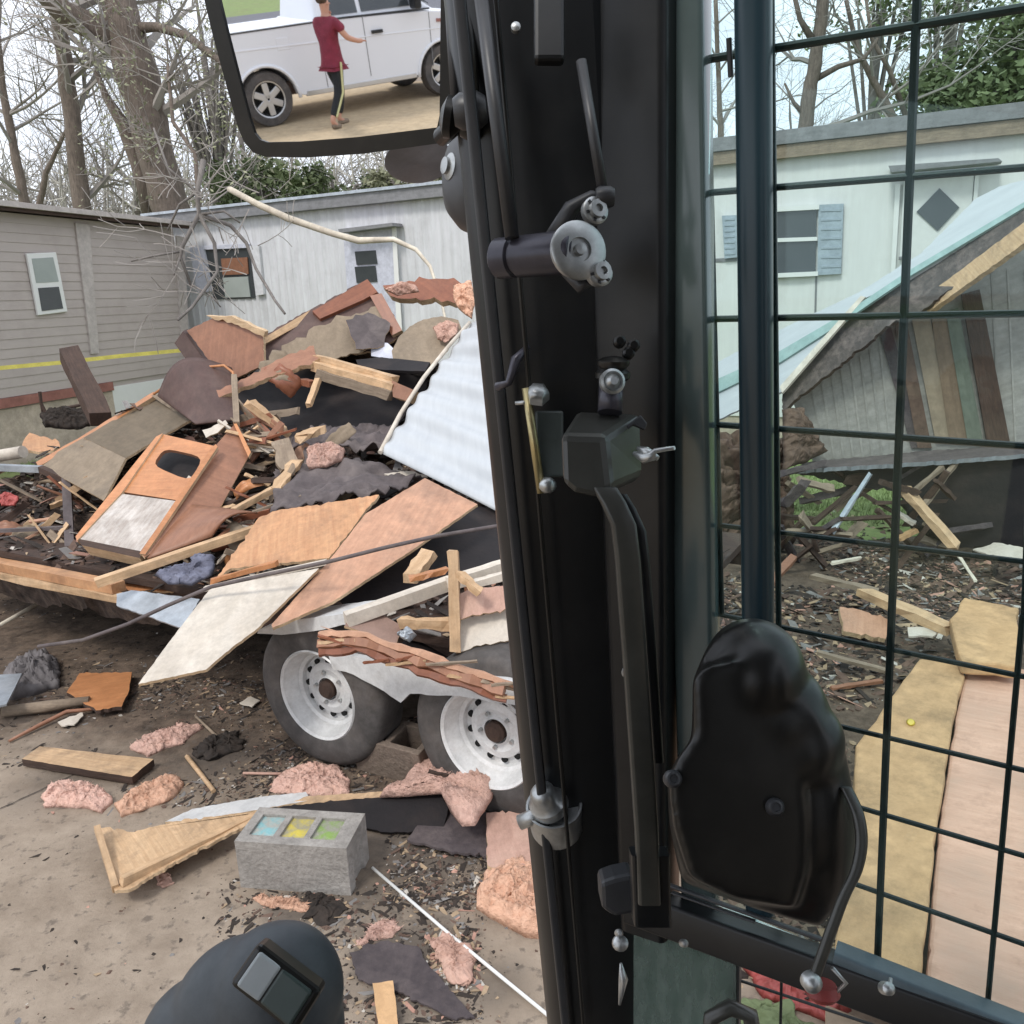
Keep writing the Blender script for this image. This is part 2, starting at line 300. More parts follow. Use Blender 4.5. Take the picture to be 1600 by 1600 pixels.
def panel(name, px, mats, thick=.012, o=0, anchors=None, ground=None, jag=0, parent=None, bev=0, label=None, cat=None, group=None, bend=0):
    """px: outline in picture pixels, laid on the plane through the anchors (or through the wreck's surface)"""
    SEED[0] += 1
    if ground is not None: pl = Plane([G(x, y, ground) for x, y in px]); pl.n = V((0, 0, 1)); pl.o = V((0, 0, ground))
    elif anchors: pl = Plane([P(*a) for a in anchors])
    else: pl = Plane([P(x, y, D(x, y) + o) for x, y in [p[:2] for p in px]])
    q = jagged(px, jag or .45, max(6, jag * 3) if jag else 11, SEED[0]) if parent is None or jag or not parent.name.startswith('cabinet') else px
    pts = pl.px(q)
    vv = (pl.o - EYE).normalized()
    if abs(vv.dot(pl.n)) < .12: print('GRAZING', name, label)
    ob = solid(name, pts, pl.n, thick, mats, parent, bev=bev)
    if label: tag(ob, label, cat, group)
    return ob
def sheet(name, c, nu, nv, mat, disp=None, thick=.004, parent=None, label=None, cat=None, group=None, sm=True, fray=0):
    """c: four corners (px,py,Y), bilinear"""
    A, B, C_, D_ = [P(*q) if not isinstance(q, Vector) else q for q in c]
    _, n = fit_plane([A, B, C_, D_]); vs = []; r = random.Random(len(name) + int(c[0][0] * 7) if not isinstance(c[0], Vector) else 3)
    for j in range(nv + 1):
        for i in range(nu + 1):
            u, v = i / nu, j / nv
            if fray and i in (0, nu): u += r.uniform(-fray, fray)
            if fray and j in (0, nv): v += r.uniform(-fray, fray)
            p = A.lerp(B, u).lerp(D_.lerp(C_, u), v)
            if disp: p = p + n * disp(u, v)
            vs.append(p)
    m = len(vs); vs += [p - n * thick for p in vs]; fs = []
    W = nu + 1
    for j in range(nv):
        for i in range(nu):
            a = j * W + i; fs.append([a, a + 1, a + W + 1, a + W]); fs.append([a + m + W, a + m + W + 1, a + m + 1, a + m])
    for i in range(nu): fs.append([i + m, i + 1 + m, i + 1, i]); a = nv * W + i; fs.append([a, a + 1, a + 1 + m, a + m])
    for j in range(nv): a = j * W; fs.append([a, a + W, a + W + m, a + m]); a = j * W + nu; fs.append([a + m, a + W + m, a + W, a])
    ob = mesh(name, vs, fs, mat, parent, frame_of([A, B, C_, D_], n), sm=sm)
    if label: tag(ob, label, cat, group)
    return ob
def beam(name, a, b, w, t, mat, parent=None, up=V((0, 0, 1)), label=None, cat=None, group=None, rough=.0, bev=0, roll=0):
    d = (b - a).normalized(); s = d.cross(up).normalized(); u = s.cross(d)
    if roll: q = Matrix.Rotation(roll, 3, d); s = q @ s; u = q @ u
    vs = []; r = random.Random(int(abs(a.x * 991 + b.z * 77) * 10)); n = 2 if not rough else 7
    for k in range(n):
        f = k / (n - 1); p = a.lerp(b, f)
        for (i, j) in ((-1, -1), (1, -1), (1, 1), (-1, 1)):
            q = p + s * (i * w / 2 * (1 + r.uniform(-rough, rough))) + u * (j * t / 2 * (1 + r.uniform(-rough, rough)))
            if rough and k in (0, n - 1): q += d * r.uniform(-1, 1) * w * rough * 1.6
            vs.append(q)
    fs = [[3, 2, 1, 0], [len(vs) - 4, len(vs) - 3, len(vs) - 2, len(vs) - 1]]
    for k in range(n - 1):
        for i in range(4): fs.append([k * 4 + i, k * 4 + (i + 1) % 4, k * 4 + 4 + (i + 1) % 4, k * 4 + 4 + i])
    fr = Matrix(((d.x, s.x, u.x, 0), (d.y, s.y, u.y, 0), (d.z, s.z, u.z, 0), (0, 0, 0, 1))); fr.translation = (a + b) / 2
    ob = mesh(name, vs, fs, mat, parent, fr, bev=bev)
    if label: tag(ob, label, cat, group)
    return ob
def tube_data(path, rad, seg, vs, fs, cap=True):
    base = len(vs); prev = None
    for k, p in enumerate(path):
        d = (path[min(k + 1, len(path) - 1)] - path[max(k - 1, 0)])
        d = d.normalized() if d.length > 1e-9 else V((0, 0, 1))
        if prev is None: s = d.orthogonal().normalized()
        else:
            s = prev - d * prev.dot(d); s = s.normalized() if s.length > 1e-6 else d.orthogonal().normalized()
        prev = s; u = d.cross(s); r = rad[k] if hasattr(rad, '__len__') else rad
        for i in range(seg):
            a = 2 * pi * i / seg; vs.append(p + (s * cos(a) + u * sin(a)) * r)
    for k in range(len(path) - 1):
        for i in range(seg):
            j = (i + 1) % seg; a = base + k * seg
            fs.append([a + i, a + j, a + seg + j, a + seg + i])
    if cap and seg > 2:
        fs.append([base + i for i in reversed(range(seg))]); e = base + (len(path) - 1) * seg; fs.append([e + i for i in range(seg)])
def tube(name, path, rad, mat, parent=None, seg=12, label=None, cat=None, group=None, frame=None, sm=True):
    vs, fs = [], []; tube_data([V(p) for p in path], rad, seg, vs, fs)
    ob = mesh(name, vs, fs, mat, parent, frame, sm=sm)
    if sm: 
        for p in ob.data.polygons:
            if len(p.vertices) > 4: p.use_smooth = False
    if label: tag(ob, label, cat, group)
    return ob
def lathe(name, prof, mats, frame, parent=None, seg=48, sm=True, mi=None, cap=True):
    """prof: (radius, height along local z)"""
    vs, fs, ms = [], [], []
    for r, h in prof:
        for i in range(seg): a = 2 * pi * i / seg; vs.append(frame @ V((r * cos(a), r * sin(a), h)))
    for k in range(len(prof) - 1):
        for i in range(seg):
            j = (i + 1) % seg; fs.append([k * seg + i, k * seg + j, k * seg + seg + j, k * seg + seg + i]); ms.append(mi[k] if mi else 0)
    if cap and prof[0][0] > .0005: fs.append(list(reversed(range(seg)))); ms.append(0)
    if cap and prof[-1][0] > .0005: fs.append([(len(prof) - 1) * seg + i for i in range(seg)]); ms.append(0)
    ob = mesh(name, vs, fs, mats, parent, frame, ms, sm)
    if sm: ob.data.set_sharp_from_angle(angle=radians(40))
    return ob
def zframe(o, z, x=None):
    z = z.normalized(); x = x or z.orthogonal(); x = (x - z * x.dot(z)).normalized(); y = z.cross(x)
    return Matrix(((x.x, y.x, z.x, o.x), (x.y, y.y, z.y, o.y), (x.z, y.z, z.z, o.z), (0, 0, 0, 1)))
def box(name, c, sx, sy, sz, mat, parent=None, rz=0, bev=.003, frame=None):
    fr = frame or (Matrix.Translation(c) @ Matrix.Rotation(rz, 4, 'Z'))
    vs = [fr @ V((x * sx / 2, y * sy / 2, z * sz / 2)) for x in (-1, 1) for y in (-1, 1) for z in (-1, 1)]
    fs = [[0, 1, 3, 2], [4, 6, 7, 5], [0, 4, 5, 1], [2, 3, 7, 6], [0, 2, 6, 4], [1, 5, 7, 3]]
    return mesh(name, vs, fs, mat, parent, fr, bev=bev)
def lump(name, px, mat, h=.06, z=0.0, plane=None, fluff=1.0, rings=9, label=None, cat=None, group=None, parent=None, n_out=130, fs_=9, lift=0):
    rings = max(rings, 9) * 2
    """a crumpled tuft filling the outline px, standing h above its plane"""
    SEED[0] += 1; r = random.Random(SEED[0]); off = V((r.uniform(0, 99), r.uniform(0, 99), 0))
    pl = plane or Plane([V((0, 0, z)), V((1, 0, z)), V((0, 1, z))])
    q = pl.px(px); c = sum(q, V()) / len(q); n = pl.n
    per = sum((q[(i + 1) % len(q)] - q[i]).length for i in range(len(q))); ring = []
    for i in range(len(q)):
        a, b = q[i], q[(i + 1) % len(q)]; k = max(1, round(n_out * (b - a).length / per))
        for j in range(k): ring.append(a.lerp(b, j / k))
    size = per / 6; m = len(ring); vs = []
    for k in range(rings):
        s = 1 - k / rings
        for i, p in enumerate(ring):
            w_ = c + (p - c) * (s * (1 + (.10 * fluff * noise.noise(p * 14 + off) if s > .3 else 0)))
            prof = sqrt(max(0, 1 - s ** 3.2))
            nn = noise.fractal(w_ * fs_ + off, .55, 2.2, 6) + .35 * noise.noise(w_ * 70 + off)
            hh = h * .8 * prof * (.75 + .5 * fluff * nn) + lift * s
            if k: w_ = w_ + V((noise.noise(w_ * 25 + off), noise.noise(w_ * 25 - off), 0)) * .022 * fluff + V((noise.noise(w_ * 90 + off), noise.noise(w_ * 90 - off), noise.noise(w_ * 95))) * .0055
            vs.append(w_ + n * max(.004, hh) if k else w_ + n * (lift if lift else -.002))
    vs.append(c + n * h * (.75 + .75 * fluff * noise.fractal(c * fs_ + off, .7, 2.1, 5))); fs = []
    for k in range(rings - 1):
        for i in range(m): j = (i + 1) % m; fs.append([k * m + i, k * m + j, k * m + m + j, k * m + m + i])
    for i in range(m): fs.append([(rings - 1) * m + i, (rings - 1) * m + (i + 1) % m, len(vs) - 1])
    fs.append(list(reversed(range(m))))
    if mat in (pink, orins, pinkf) and len(q) > 4:
        nb_ = len(vs)
        for _k in range(420):
            p = vs[r.randrange(m, nb_)]; d = V((r.uniform(-1, 1), r.uniform(-1, 1), r.uniform(-.1, .8))).normalized(); sd = d.orthogonal() * .0011; L_ = r.uniform(.006, .022); j = len(vs)
            vs += [p - sd, p + sd, p + d * L_ + V((0, 0, -.002))]; fs.append([j, j + 1, j + 2])
    ob = mesh(name, vs, fs, mat, parent, frame_of(q, n), sm=True)
    if label: tag(ob, label, cat, group)
    return ob

# ------------------------------------------------------------------ ground, road, lawns
def flat(name, pts, z, mat, kind='structure'):
    vs = [V((x, y, z)) for x, y in pts]
    o = mesh(name, vs, [list(range(len(vs)))], mat, frame=Matrix.Translation((0, 0, z)))
    if o.data.polygons[0].normal.z < 0: o.data.flip_normals()
    o['kind'] = kind; return o
flat('ground', [(-90, -90), (90, -90), (90, 90), (-90, 90)], 0, groundm)
def wavy(pts, amp, k=14, seed=1):
    r = random.Random(seed); out = []
    for i in range(len(pts)):
        a, b = pts[i], pts[(i + 1) % len(pts)]
        for j in range(k): t = j / k; out.append((a[0] + (b[0] - a[0]) * t + r.uniform(-amp, amp), a[1] + (b[1] - a[1]) * t + r.uniform(-amp, amp)))
    return out
flat('lawn', wavy([(1.6, 6.9), (6.5, 5.6), (60, 8), (60, 80), (-60, 80), (-60, 9), (-7, 9.5), (-1, 8.6)], .25), .004, grassm)
flat('yard', wavy([(-30, -3.5), (14, -3.5), (14, -15), (-30, -15)], .25, seed=4), .004, yard)

vs = []
for i in range(26):
    t = i / 25; q = G(-60 + 250 * t, 1292 - 118 * t + 4 * noise.noise(V((i * .7, 0, 0))), .004); wd = .004 + .003 * abs(noise.noise(V((i * 1.3, 2, 0)))); vs += [q + V((0, wd, 0)), q - V((0, wd, 0))]
cm = mesh('slab_joint', vs, [[2 * i, 2 * i + 1, 2 * i + 3, 2 * i + 2] for i in range(25)], mk('joint_dirt', (.05, .04, .033)), frame=Matrix.Translation(G(60, 1230))); cm['kind'] = 'structure'
# ------------------------------------------------------------------ homes
TD = V((.893, -.45, 0)).normalized(); TN = V((-.45, -.893, 0)).normalized()
def rect_on(pl, px, off): q = Plane.__new__(Plane); q.o = pl.o + pl.n * off; q.n = pl.n; return q.px(px)
def on(name, pl, px, mat, off, thick, parent, bev=0):
    return solid(name, rect_on(pl, px, off), pl.n, thick, mat, parent, bev=bev)
def wallplane(o, n): q = Plane.__new__(Plane); q.o = o; q.n = n; return q
def ribbed(name, o, u, length, z0, z1, n, mat, parent, pitch, amp, vertical=True):
    vs, fs = [], []
    if vertical:
        k = int(length / pitch) * 4
        for z in (z0, z1):
            for i in range(k + 1):
                s = i / k * length; d = amp if (i % 4) in (0,) else 0
                vs.append(o + u * s + n * d + V((0, 0, z)))
        for i in range(k): fs.append([i, i + 1, k + 2 + i, k + 1 + i])
    else:
        k = int((z1 - z0) / pitch); 
        for j in range(k):
            a, b = z0 + j * pitch, z0 + (j + 1) * pitch
            for (z, d) in ((a, amp), (b, 0)):
                vs += [o + n * d + V((0, 0, z)), o + u * length + n * d + V((0, 0, z))]
            m = len(vs); fs.append([m - 4, m - 3, m - 1, m - 2])
            if j: fs.append([m - 6, m - 5, m - 3, m - 4])
    c = o + u * length / 2 + V((0, 0, (z0 + z1) / 2))
    fr = Matrix(((u.x, n.x, 0, c.x), (u.y, n.y, 0, c.y), (0, 0, 1, c.z), (0, 0, 0, 1)))
    return mesh(name, vs, fs, mat, parent, fr)
# white weathered home across the back
A0 = P(262, 400, 15.7); A0.z = 0; LH = 6.9
wh = empty('mobile_home', A0, 'long weathered white mobile home with a broken window, behind the wreck pile', 'mobile home')
wp = wallplane(A0, TN)
def hroof(p, a): return PL(p, a, A0, TN).z
RZ1 = 3.62
ribbed('wall', A0 - TD * .2, TD, LH, .3, RZ1 - .2, TN, homew, wh, .16, .014)
fr = lambda o: Matrix(((TD.x, TN.x, 0, o.x), (TD.y, TN.y, 0, o.y), (0, 0, 1, o.z), (0, 0, 0, 1)))
box('back_body', None, LH, 3.4, RZ1 - .35, homew, wh, frame=fr(A0 + TD * (LH / 2 - .2) - TN * 1.73 + V((0, 0, RZ1 / 2 - .0))))
box('skirting', None, LH, .04, .3, stucco, wh, frame=fr(A0 + TD * (LH / 2 - .2) - TN * .04 + V((0, 0, .15))))
box('roof', None, LH + .2, 3.7, .2, roofe, wh, frame=fr(A0 + TD * (LH / 2 - .2) - TN * 1.7 + V((0, 0, RZ1 - .1))))
box('roof_cap', None, LH + .26, .05, .045, greymetal, wh, frame=fr(A0 + TD * (LH / 2 - .2) + TN * .16 + V((0, 0, RZ1 - .01))))
# broken window with shutters
wn = on('window', wp, [(320, 388), (388, 386), (398, 466), (334, 468)], glassd, .03, .02, wh)
on('frame', wp, [(316, 384), (388, 381), (388, 387), (320, 390)], lav, .07, .06, wn)
on('blind', wp, [(345, 404), (386, 402), (388, 428), (348, 430)], cab_br, .055, .02, wn)
on('blind', wp, [(348, 434), (387, 432), (391, 464), (352, 465)], curtain, .052, .02, wn)
on('shutter', wp, [(296, 388), (318, 387), (330, 455), (308, 458)], lav, .07, .05, wh)
on('shutter', wp, [(390, 384), (404, 384), (412, 460), (400, 462)], homew, .07, .05, wh)
# door with a small pane, lavender-white
dr = on('door', wp, [(536, 358), (614, 352), (622, 560), (550, 566)], lav, .06, .05, wh)
for k, (a, b) in enumerate(((393, 413), (417, 441))):
    on('pane', wp, [(554, a), (586, a - 2), (589, b - 1), (557, b + 1)], glassd, .08, .015, dr)
on('trim', wp, [(612, 352), (618, 352), (628, 520), (620, 520)], vinylw, .085, .02, dr)
on('awning', wp, [(528, 358), (612, 348), (614, 353), (530, 364)], roofe, .3, .28, wh)
# pale home behind the tinted window
B0 = A0 + TD * (LH + .5)
gh = empty('mobile_home', B0, 'pale cream mobile home with a diamond door pane and blue shutters, behind the fallen roof', 'mobile home')
RZ2 = 3.78; LG = 8.5
ribbed('wall', B0, TD, LG, .3, RZ2 - .28, TN, homeg, gh, .4, .008)
box('back_body', None, LG, 3.4, RZ2 - .4, homeg, gh, frame=fr(B0 + TD * LG / 2 - TN * 1.73 + V((0, 0, RZ2 / 2))))
box('skirting', None, LG, .04, .3, stucco, gh, frame=fr(B0 + TD * LG / 2 - TN * .04 + V((0, 0, .15))))
box('roof', None, LG + .2, 3.7, .16, roofe, gh, frame=fr(B0 + TD * LG / 2 - TN * 1.7 + V((0, 0, RZ2 - .08))))
box('fascia', None, LG + .1, .06, .15, stickm, gh, frame=fr(B0 + TD * LG / 2 + TN * .09 + V((0, 0, RZ2 - .24))))
wn = on('window', wp, [(1196, 331), (1276, 327), (1274, 424), (1198, 428)], glassd, .04, .03, gh)
on('frame', wp, [(1192, 373), (1277, 370), (1277, 376), (1192, 379)], vinylw, .07, .03, wn)
on('frame', wp, [(1190, 325), (1280, 320), (1280, 327), (1190, 332)], vinylw, .08, .05, wn)
on('frame', wp, [(1190, 428), (1278, 424), (1278, 431), (1190, 435)], vinylw, .08, .05, wn)
for q in ([(1279, 320), (1318, 318), (1314, 428), (1277, 430)], [(1128, 337), (1152, 336), (1152, 402), (1132, 404)]):
    sh = on('shutter', wp, q, shut, .06, .04, gh)
    for k in range(1, 15):
        f = k / 15; a = q[0][1] + (q[3][1] - q[0][1]) * f
        if k % 2: on('slat', wp, [(q[0][0] + 4, a), (q[1][0] - 4, a - 1), (q[1][0] - 4, a + 2.2), (q[0][0] + 4, a + 3.2)], shut, .068, .007, sh)
dr = on('door', wp, [(1412, 285), (1522, 272), (1500, 560), (1398, 560)], homeg, .045, .035, gh)
on('pane', wp, [(1468, 294), (1499, 324), (1465, 361), (1432, 331)], glassd, .062, .012, dr)
on('handle', wp, [(1404, 401), (1416, 400), (1416, 405), (1404, 406)], roofe, .09, .03, dr, bev=.004)
for q in ([(1399, 288), (1407, 287), (1392, 540), (1386, 540)], [(1524, 270), (1531, 269), (1508, 540), (1502, 540)]): on('trim', wp, q, vinylw, .06, .05, dr)
on('awning', wp, [(1388, 259), (1560, 247), (1566, 252), (1392, 269)], roofe, .3, .28, gh)
on('seam', wp, [(1274, 430), (1277, 430), (1275, 500), (1272, 500)], roofe, .012, .01, gh)
on('seam', wp, [(1100, 405), (1152, 402), (1152, 408), (1100, 411)], roofe, .014, .01, gh)

# taupe home at the left, its wall running away from the machine
U2 = V((.285, 1, 0)).normalized(); N2 = V((U2.y, -U2.x, 0))
C0 = P(0, 400, 11.5); C0.z = 0
cp = wallplane(C0, N2)
th = empty('mobile_home', C0, 'taupe vinyl-sided mobile home with one white-framed window, at the left edge', 'mobile home')
end = PL(286, 480, C0, N2); LT = (V((end.x, end.y, 0)) - C0).length
ribbed('wall', C0 - U2 * 5, U2, LT + 5, .93, 3.33, N2, taupe, th, .125, .009, vertical=False)
fr2 = lambda o: Matrix(((U2.x, N2.x, 0, o.x), (U2.y, N2.y, 0, o.y), (0, 0, 1, o.z), (0, 0, 0, 1)))
mid = C0 + U2 * ((LT - 5) / 2)
box('back_body', None, LT + 5, 3.6, 2.9, taupe, th, frame=fr2(mid - N2 * 1.82 + V((0, 0, 1.86))))
box('roof', None, LT + 5.3, 4.0, .07, taupel, th, frame=fr2(mid - N2 * 1.72 + V((0, 0, 3.38))))
box('gutter', None, LT + 5.3, .06, .05, charred, th, frame=fr2(mid + N2 * .2 + V((0, 0, 3.325))))
box('skirting', None, LT * .45 + 5, .05, .78, stucco, th, frame=fr2(C0 + U2 * (LT * .45 - 5) / 2 - N2 * .03 + V((0, 0, .39))))
box('skirting', None, LT * .55, .05, .85, vinylw, th, frame=fr2(C0 + U2 * (LT * .725) - N2 * .03 + V((0, 0, .42))))
box('trim', None, LT * .45 + 5, .05, .13, redtrim, th, frame=fr2(C0 + U2 * (LT * .45 - 5) / 2 + N2 * .01 + V((0, 0, .86))))
on('corner_trim', cp, [(118, 348), (140, 351), (155, 552), (143, 553)], taupel, .035, .03, th)
on('corner_trim', cp, [(276, 368), (288, 370), (296, 540), (284, 541)], taupel, .035, .03, th)
wn = on('window', cp, [(42, 396), (88, 394), (106, 487), (60, 493)], vinylw, .05, .04, th, bev=.01)
on('pane', cp, [(50, 404), (83, 402), (92, 440), (57, 442)], curtain, .056, .01, wn)
on('pane', cp, [(60, 450), (92, 448), (99, 482), (66, 486)], glassd, .058, .012, wn)

# caution tape sagging across the taupe home
tp = [P(-60, 583, 8.2), P(0, 575, 8.4), P(90, 567, 8.7), P(190, 556, 9.0), P(300, 546, 9.3), P(420, 540, 9.6)]
vs = []
for p in tp: vs += [p + V((0, 0, .02)), p - V((0, 0, .02)) + V((.01, .01, 0))]
tag(mesh('caution_tape', vs, [[2 * i, 2 * i + 1, 2 * i + 3, 2 * i + 2] for i in range(len(tp) - 1)], tapem), 'strip of yellow tape stretched in front of the taupe siding', 'tape')

# ------------------------------------------------------------------ trees
def grow(vs, fs, rnd, p, d, ln, r, lvl, up=.12, wig=.22):
    n = 5 if lvl > 1 else 4 if lvl else 3
    path, rad = [p], [r]; dd = d.copy()
    for k in range(n):
        dd = (dd + V((rnd.uniform(-wig, wig), rnd.uniform(-wig, wig), rnd.uniform(-wig, wig) + up * .4))).normalized()
        p = p + dd * ln / n; path.append(p); rad.append(max(.004, r * (1 - .8 * (k + 1) / n)))
    tube_data(path, rad, 5 if lvl > 1 else 3, vs, fs, cap=False)
    if lvl > 0:
        c = {3: 7, 2: 6, 1: 5}[lvl]
        for i in range(c):
            t = rnd.uniform(.25, 1); k = min(n - 1, int(t * n)); q = path[k].lerp(path[k + 1], t * n - k)
            ax = (path[k + 1] - path[k]).normalized(); s = ax.orthogonal().normalized(); s.rotate(Matrix.Rotation(rnd.uniform(0, 2 * pi), 3, ax))
            nd = (ax * rnd.uniform(.5, .9) + s * rnd.uniform(.6, 1)).normalized()
            grow(vs, fs, rnd, q, nd, ln * rnd.uniform(.4, .68), rad[k] * .6, lvl - 1, up, wig)
def tree(name, path, rad, label, seed, nb=9, blen=3, lvl=2, mat=bark, group=None, leaves=None, cat='tree', extra=()):
    rnd = random.Random(seed); base = V((path[0].x, path[0].y, 0))
    t = empty(name, base, label, cat, group)
    # refine the trunk with a little wander
    pp, rr = [], []
    for i in range(len(path) - 1):
        for k in range(4):
            f = k / 4; q = path[i].lerp(path[i + 1], f) + V((rnd.uniform(-1, 1), rnd.uniform(-1, 1), 0)) * rad[i] * .12
            pp.append(q); rr.append((rad[i] + (rad[i + 1] - rad[i]) * f) * rnd.uniform(.94, 1.06))
    pp.append(path[-1]); rr.append(rad[-1])
    vs, fs = [], []; tube_data(pp, rr, 12, vs, fs)
    for e, er in extra: tube_data(e, er, 8, vs, fs)
    mesh('trunk', vs, fs, mat, t, Matrix.Translation(base), sm=True)
    vs, fs = [], []
    stems = [(pp, rr)] + [(e, er) for e, er in extra]
    for i in range(nb):
        S, R = stems[i % len(stems)] if i % 2 else stems[0]
        k = rnd.randrange(len(S) // 4, len(S)); ax = (S[k] - S[k - 1]).normalized()
        a = rnd.uniform(0, 2 * pi); d = V((cos(a), sin(a) * .7, rnd.uniform(.1, .9))).normalized()
        grow(vs, fs, rnd, S[k], d, blen * rnd.uniform(.6, 1.25), min(R[k] * .45, .11), lvl)
    mesh('crown', vs, fs, twigm if lvl < 3 else mat, t, Matrix.Translation(base))
    if leaves:
        lm, ln, ls = leaves; lv, lf = [], []
        vv = vs
        for i in range(ln):
            p = vv[rnd.randrange(len(vv))] + V((rnd.gauss(0, .12), rnd.gauss(0, .12), rnd.gauss(0, .12)))
            a = V((rnd.uniform(-1, 1), rnd.uniform(-1, 1), rnd.uniform(-1, 1))).normalized(); b = a.orthogonal().normalized(); s = ls * rnd.uniform(.6, 1.5)
            m = len(lv); lv += [p, p + a * s + b * s * .4, p + a * s * 1.8, p + a * s - b * s * .4]; lf.append([m, m + 1, m + 2, m + 3])
        mesh('foliage', lv, lf, lm, t, Matrix.Translation(base))
    return t
def up_from(path):                                    # root the first point in the ground
    a = path[0]; return [V((a.x + (a.x - path[1].x) * .3, a.y, -.1))] + path
W_ = lambda px, Y: px / F * Y
tree('bare_tree', up_from([P(272, 345, 19), P(240, 220, 19), P(205, 90, 19), P(188, 20, 19), P(150, -90, 19)]), [.42, .38, .36, .44, .34, .26],
     'thick leaning bare tree forking at its top, behind the taupe home', 3, nb=10, blen=3.2, lvl=2, extra=[([P(190, 62, 19), P(150, 45, 18.8), P(100, 20, 18.5), P(60, -20, 18.2), P(10, -90, 18)], [.3, .27, .24, .2, .15]),
       ([P(212, 44, 19), P(245, 42, 18.8), P(290, 55, 18.5), P(340, 92, 18.2), P(380, 130, 18)], [.12, .09, .08, .06, .04]), ([P(238, 345, 19.4), P(222, 270, 19.3), P(190, 190, 19.2), P(165, 150, 19.1), P(150, 110, 19)], [.2, .19, .14, .08, .05])])
tree('bare_tree', up_from([P(131, 342, 21), P(118, 240, 21), P(104, 130, 21), P(90, 0, 21), P(84, -90, 21)]), [.25, .21, .2, .18, .16, .12],
     'straight bare trunk rising behind the corner trim of the taupe home', 5, nb=12, blen=2.6)
tree('bare_tree', up_from([P(42, 330, 22), P(22, 230, 22), P(2, 130, 22), P(-10, 0, 22)]), [.15, .13, .1, .09, .06],
     'slender dark bare tree nearest the left edge of the view', 8, nb=13, blen=2.8)
tree('bare_tree', up_from([P(60, 330, 25), P(72, 270, 25), P(100, 210, 25), P(150, 120, 25)]), [.1, .1, .07, .05, .04],
     'thin forked sapling bending right, left of the straight trunk', 9, nb=12, blen=2.6)
tree('bare_tree', up_from([P(312, 330, 18), P(305, 240, 18), P(270, 190, 18.2), P(262, 100, 18.4)]), [.05, .05, .04, .04, .03],
     'pale young sapling with fine twigs, right of the thick leaning tree', 12, nb=16, blen=2.2, leaves=(leafp, 1500, .05))
tree('bare_tree', up_from([P(1255, 226, 17), P(1262, 160, 17), P(1274, 100, 17), P(1286, 0, 17), P(1290, -90, 17)]), [.15, .14, .13, .12, .1, .07],
     'upright bare tree behind the pale home, seen through the wire grid', 21, nb=9, blen=3.0, extra=[([P(1272, 125, 17), P(1310, 104, 17), P(1350, 92, 17), P(1372, 60, 17)], [.06, .05, .04, .03]), ([P(1268, 60, 17), P(1250, 30, 17), P(1238, -20, 17)], [.07, .05, .04]), ([P(1256, 178, 17), P(1240, 160, 17), P(1226, 130, 17)], [.05, .035, .02])])
tree('bare_tree', up_from([P(1405, 205, 18), P(1372, 140, 18), P(1340, 80, 18), P(1322, 0, 18)]), [.1, .1, .07, .055, .04],
     'thin bare tree leaning left beside the grid upright, behind the pale home', 24, nb=9, blen=2.8, extra=[([P(1420, 195, 18), P(1390, 110, 18), P(1362, 60, 18), P(1352, -10, 18)], [.06, .05, .04, .03])])
tree('bare_tree', up_from([P(1128, 245, 22), P(1124, 150, 22), P(1118, 0, 22)]), [.08, .08, .06, .05],
     'twiggy tree in the narrow gap between post and door tube', 27, nb=12, blen=3)
def clumps(name, c, rad, n, size, mat, label, seed, cat='tree', trunk=True, nc=26, group=None, squash=.8):
    rnd = random.Random(seed); t = empty(name, V((c.x, c.y, 0)), label, cat, group)
    cs = []
    for i in range(nc):
        while True:
            q = V((rnd.uniform(-1, 1), rnd.uniform(-1, 1), rnd.uniform(-1, 1)))
            if q.length < 1: break
        cs.append((c + V((q.x * rad.x, q.y * rad.y, q.z * rad.z)), rnd.uniform(.16, .34) * min(rad.x, rad.z)))
    lv, lf = [], []
    for i in range(n):
        q, s = cs[rnd.randrange(nc)]
        p = q + V((rnd.gauss(0, s), rnd.gauss(0, s), rnd.gauss(0, s * squash)))
        a = V((rnd.uniform(-1, 1), rnd.uniform(-1, 1), rnd.uniform(-.8, .5))).normalized(); b = a.orthogonal().normalized(); b.rotate(Matrix.Rotation(rnd.uniform(0, 6), 3, a)); z = size * rnd.uniform(.5, 1.6)
        m = len(lv); lv += [p, p + a * z + b * z * .45, p + a * z * 2, p + a * z - b * z * .45]; lf.append([m, m + 1, m + 2, m + 3])
    fr_ = Matrix.Translation(V((c.x, c.y, 0)))
    mesh('crown', lv, lf, mat, t, fr_)
    vs, fs = [], []
    tube_data([V((c.x, c.y, -.1)), V((c.x + .1, c.y, c.z * .6)), c + V((0, 0, rad.z * .7))], [rad.x * .09 + .04, rad.x * .06 + .03, .03], 8, vs, fs)
    for q, s in cs: tube_data([V((c.x, c.y, max(.3, q.z * .6))), c.lerp(q, .5), q], [.05, .035, .015], 4, vs, fs, cap=False)
    mesh('trunk', vs, fs, bark2, t, fr_)
    return t
clumps('evergreen_shrub', P(400, 300, 21), V((1.25, 1.0, .6)), 4200, .07, leafg, 'bushy green evergreen behind the white home, below the mirror corner', 31, nc=30)
clumps('evergreen_shrub', P(520, 300, 23), V((1.5, 1.0, .6)), 3400, .07, leafg, 'dark green bush behind the white home door, under the mirror', 32, nc=26)
clumps('evergreen_shrub', P(645, 290, 22), V((1.2, 1.0, .6)), 2800, .07, leafp, 'olive brush behind the white home beside the black post', 33, nc=20)
clumps('evergreen_tree', P(1505, 165, 19), V((1.5, 1.2, .95)), 5200, .08, leafg, 'broad green cedar behind the pale home right of the grid upright', 34, nc=30)
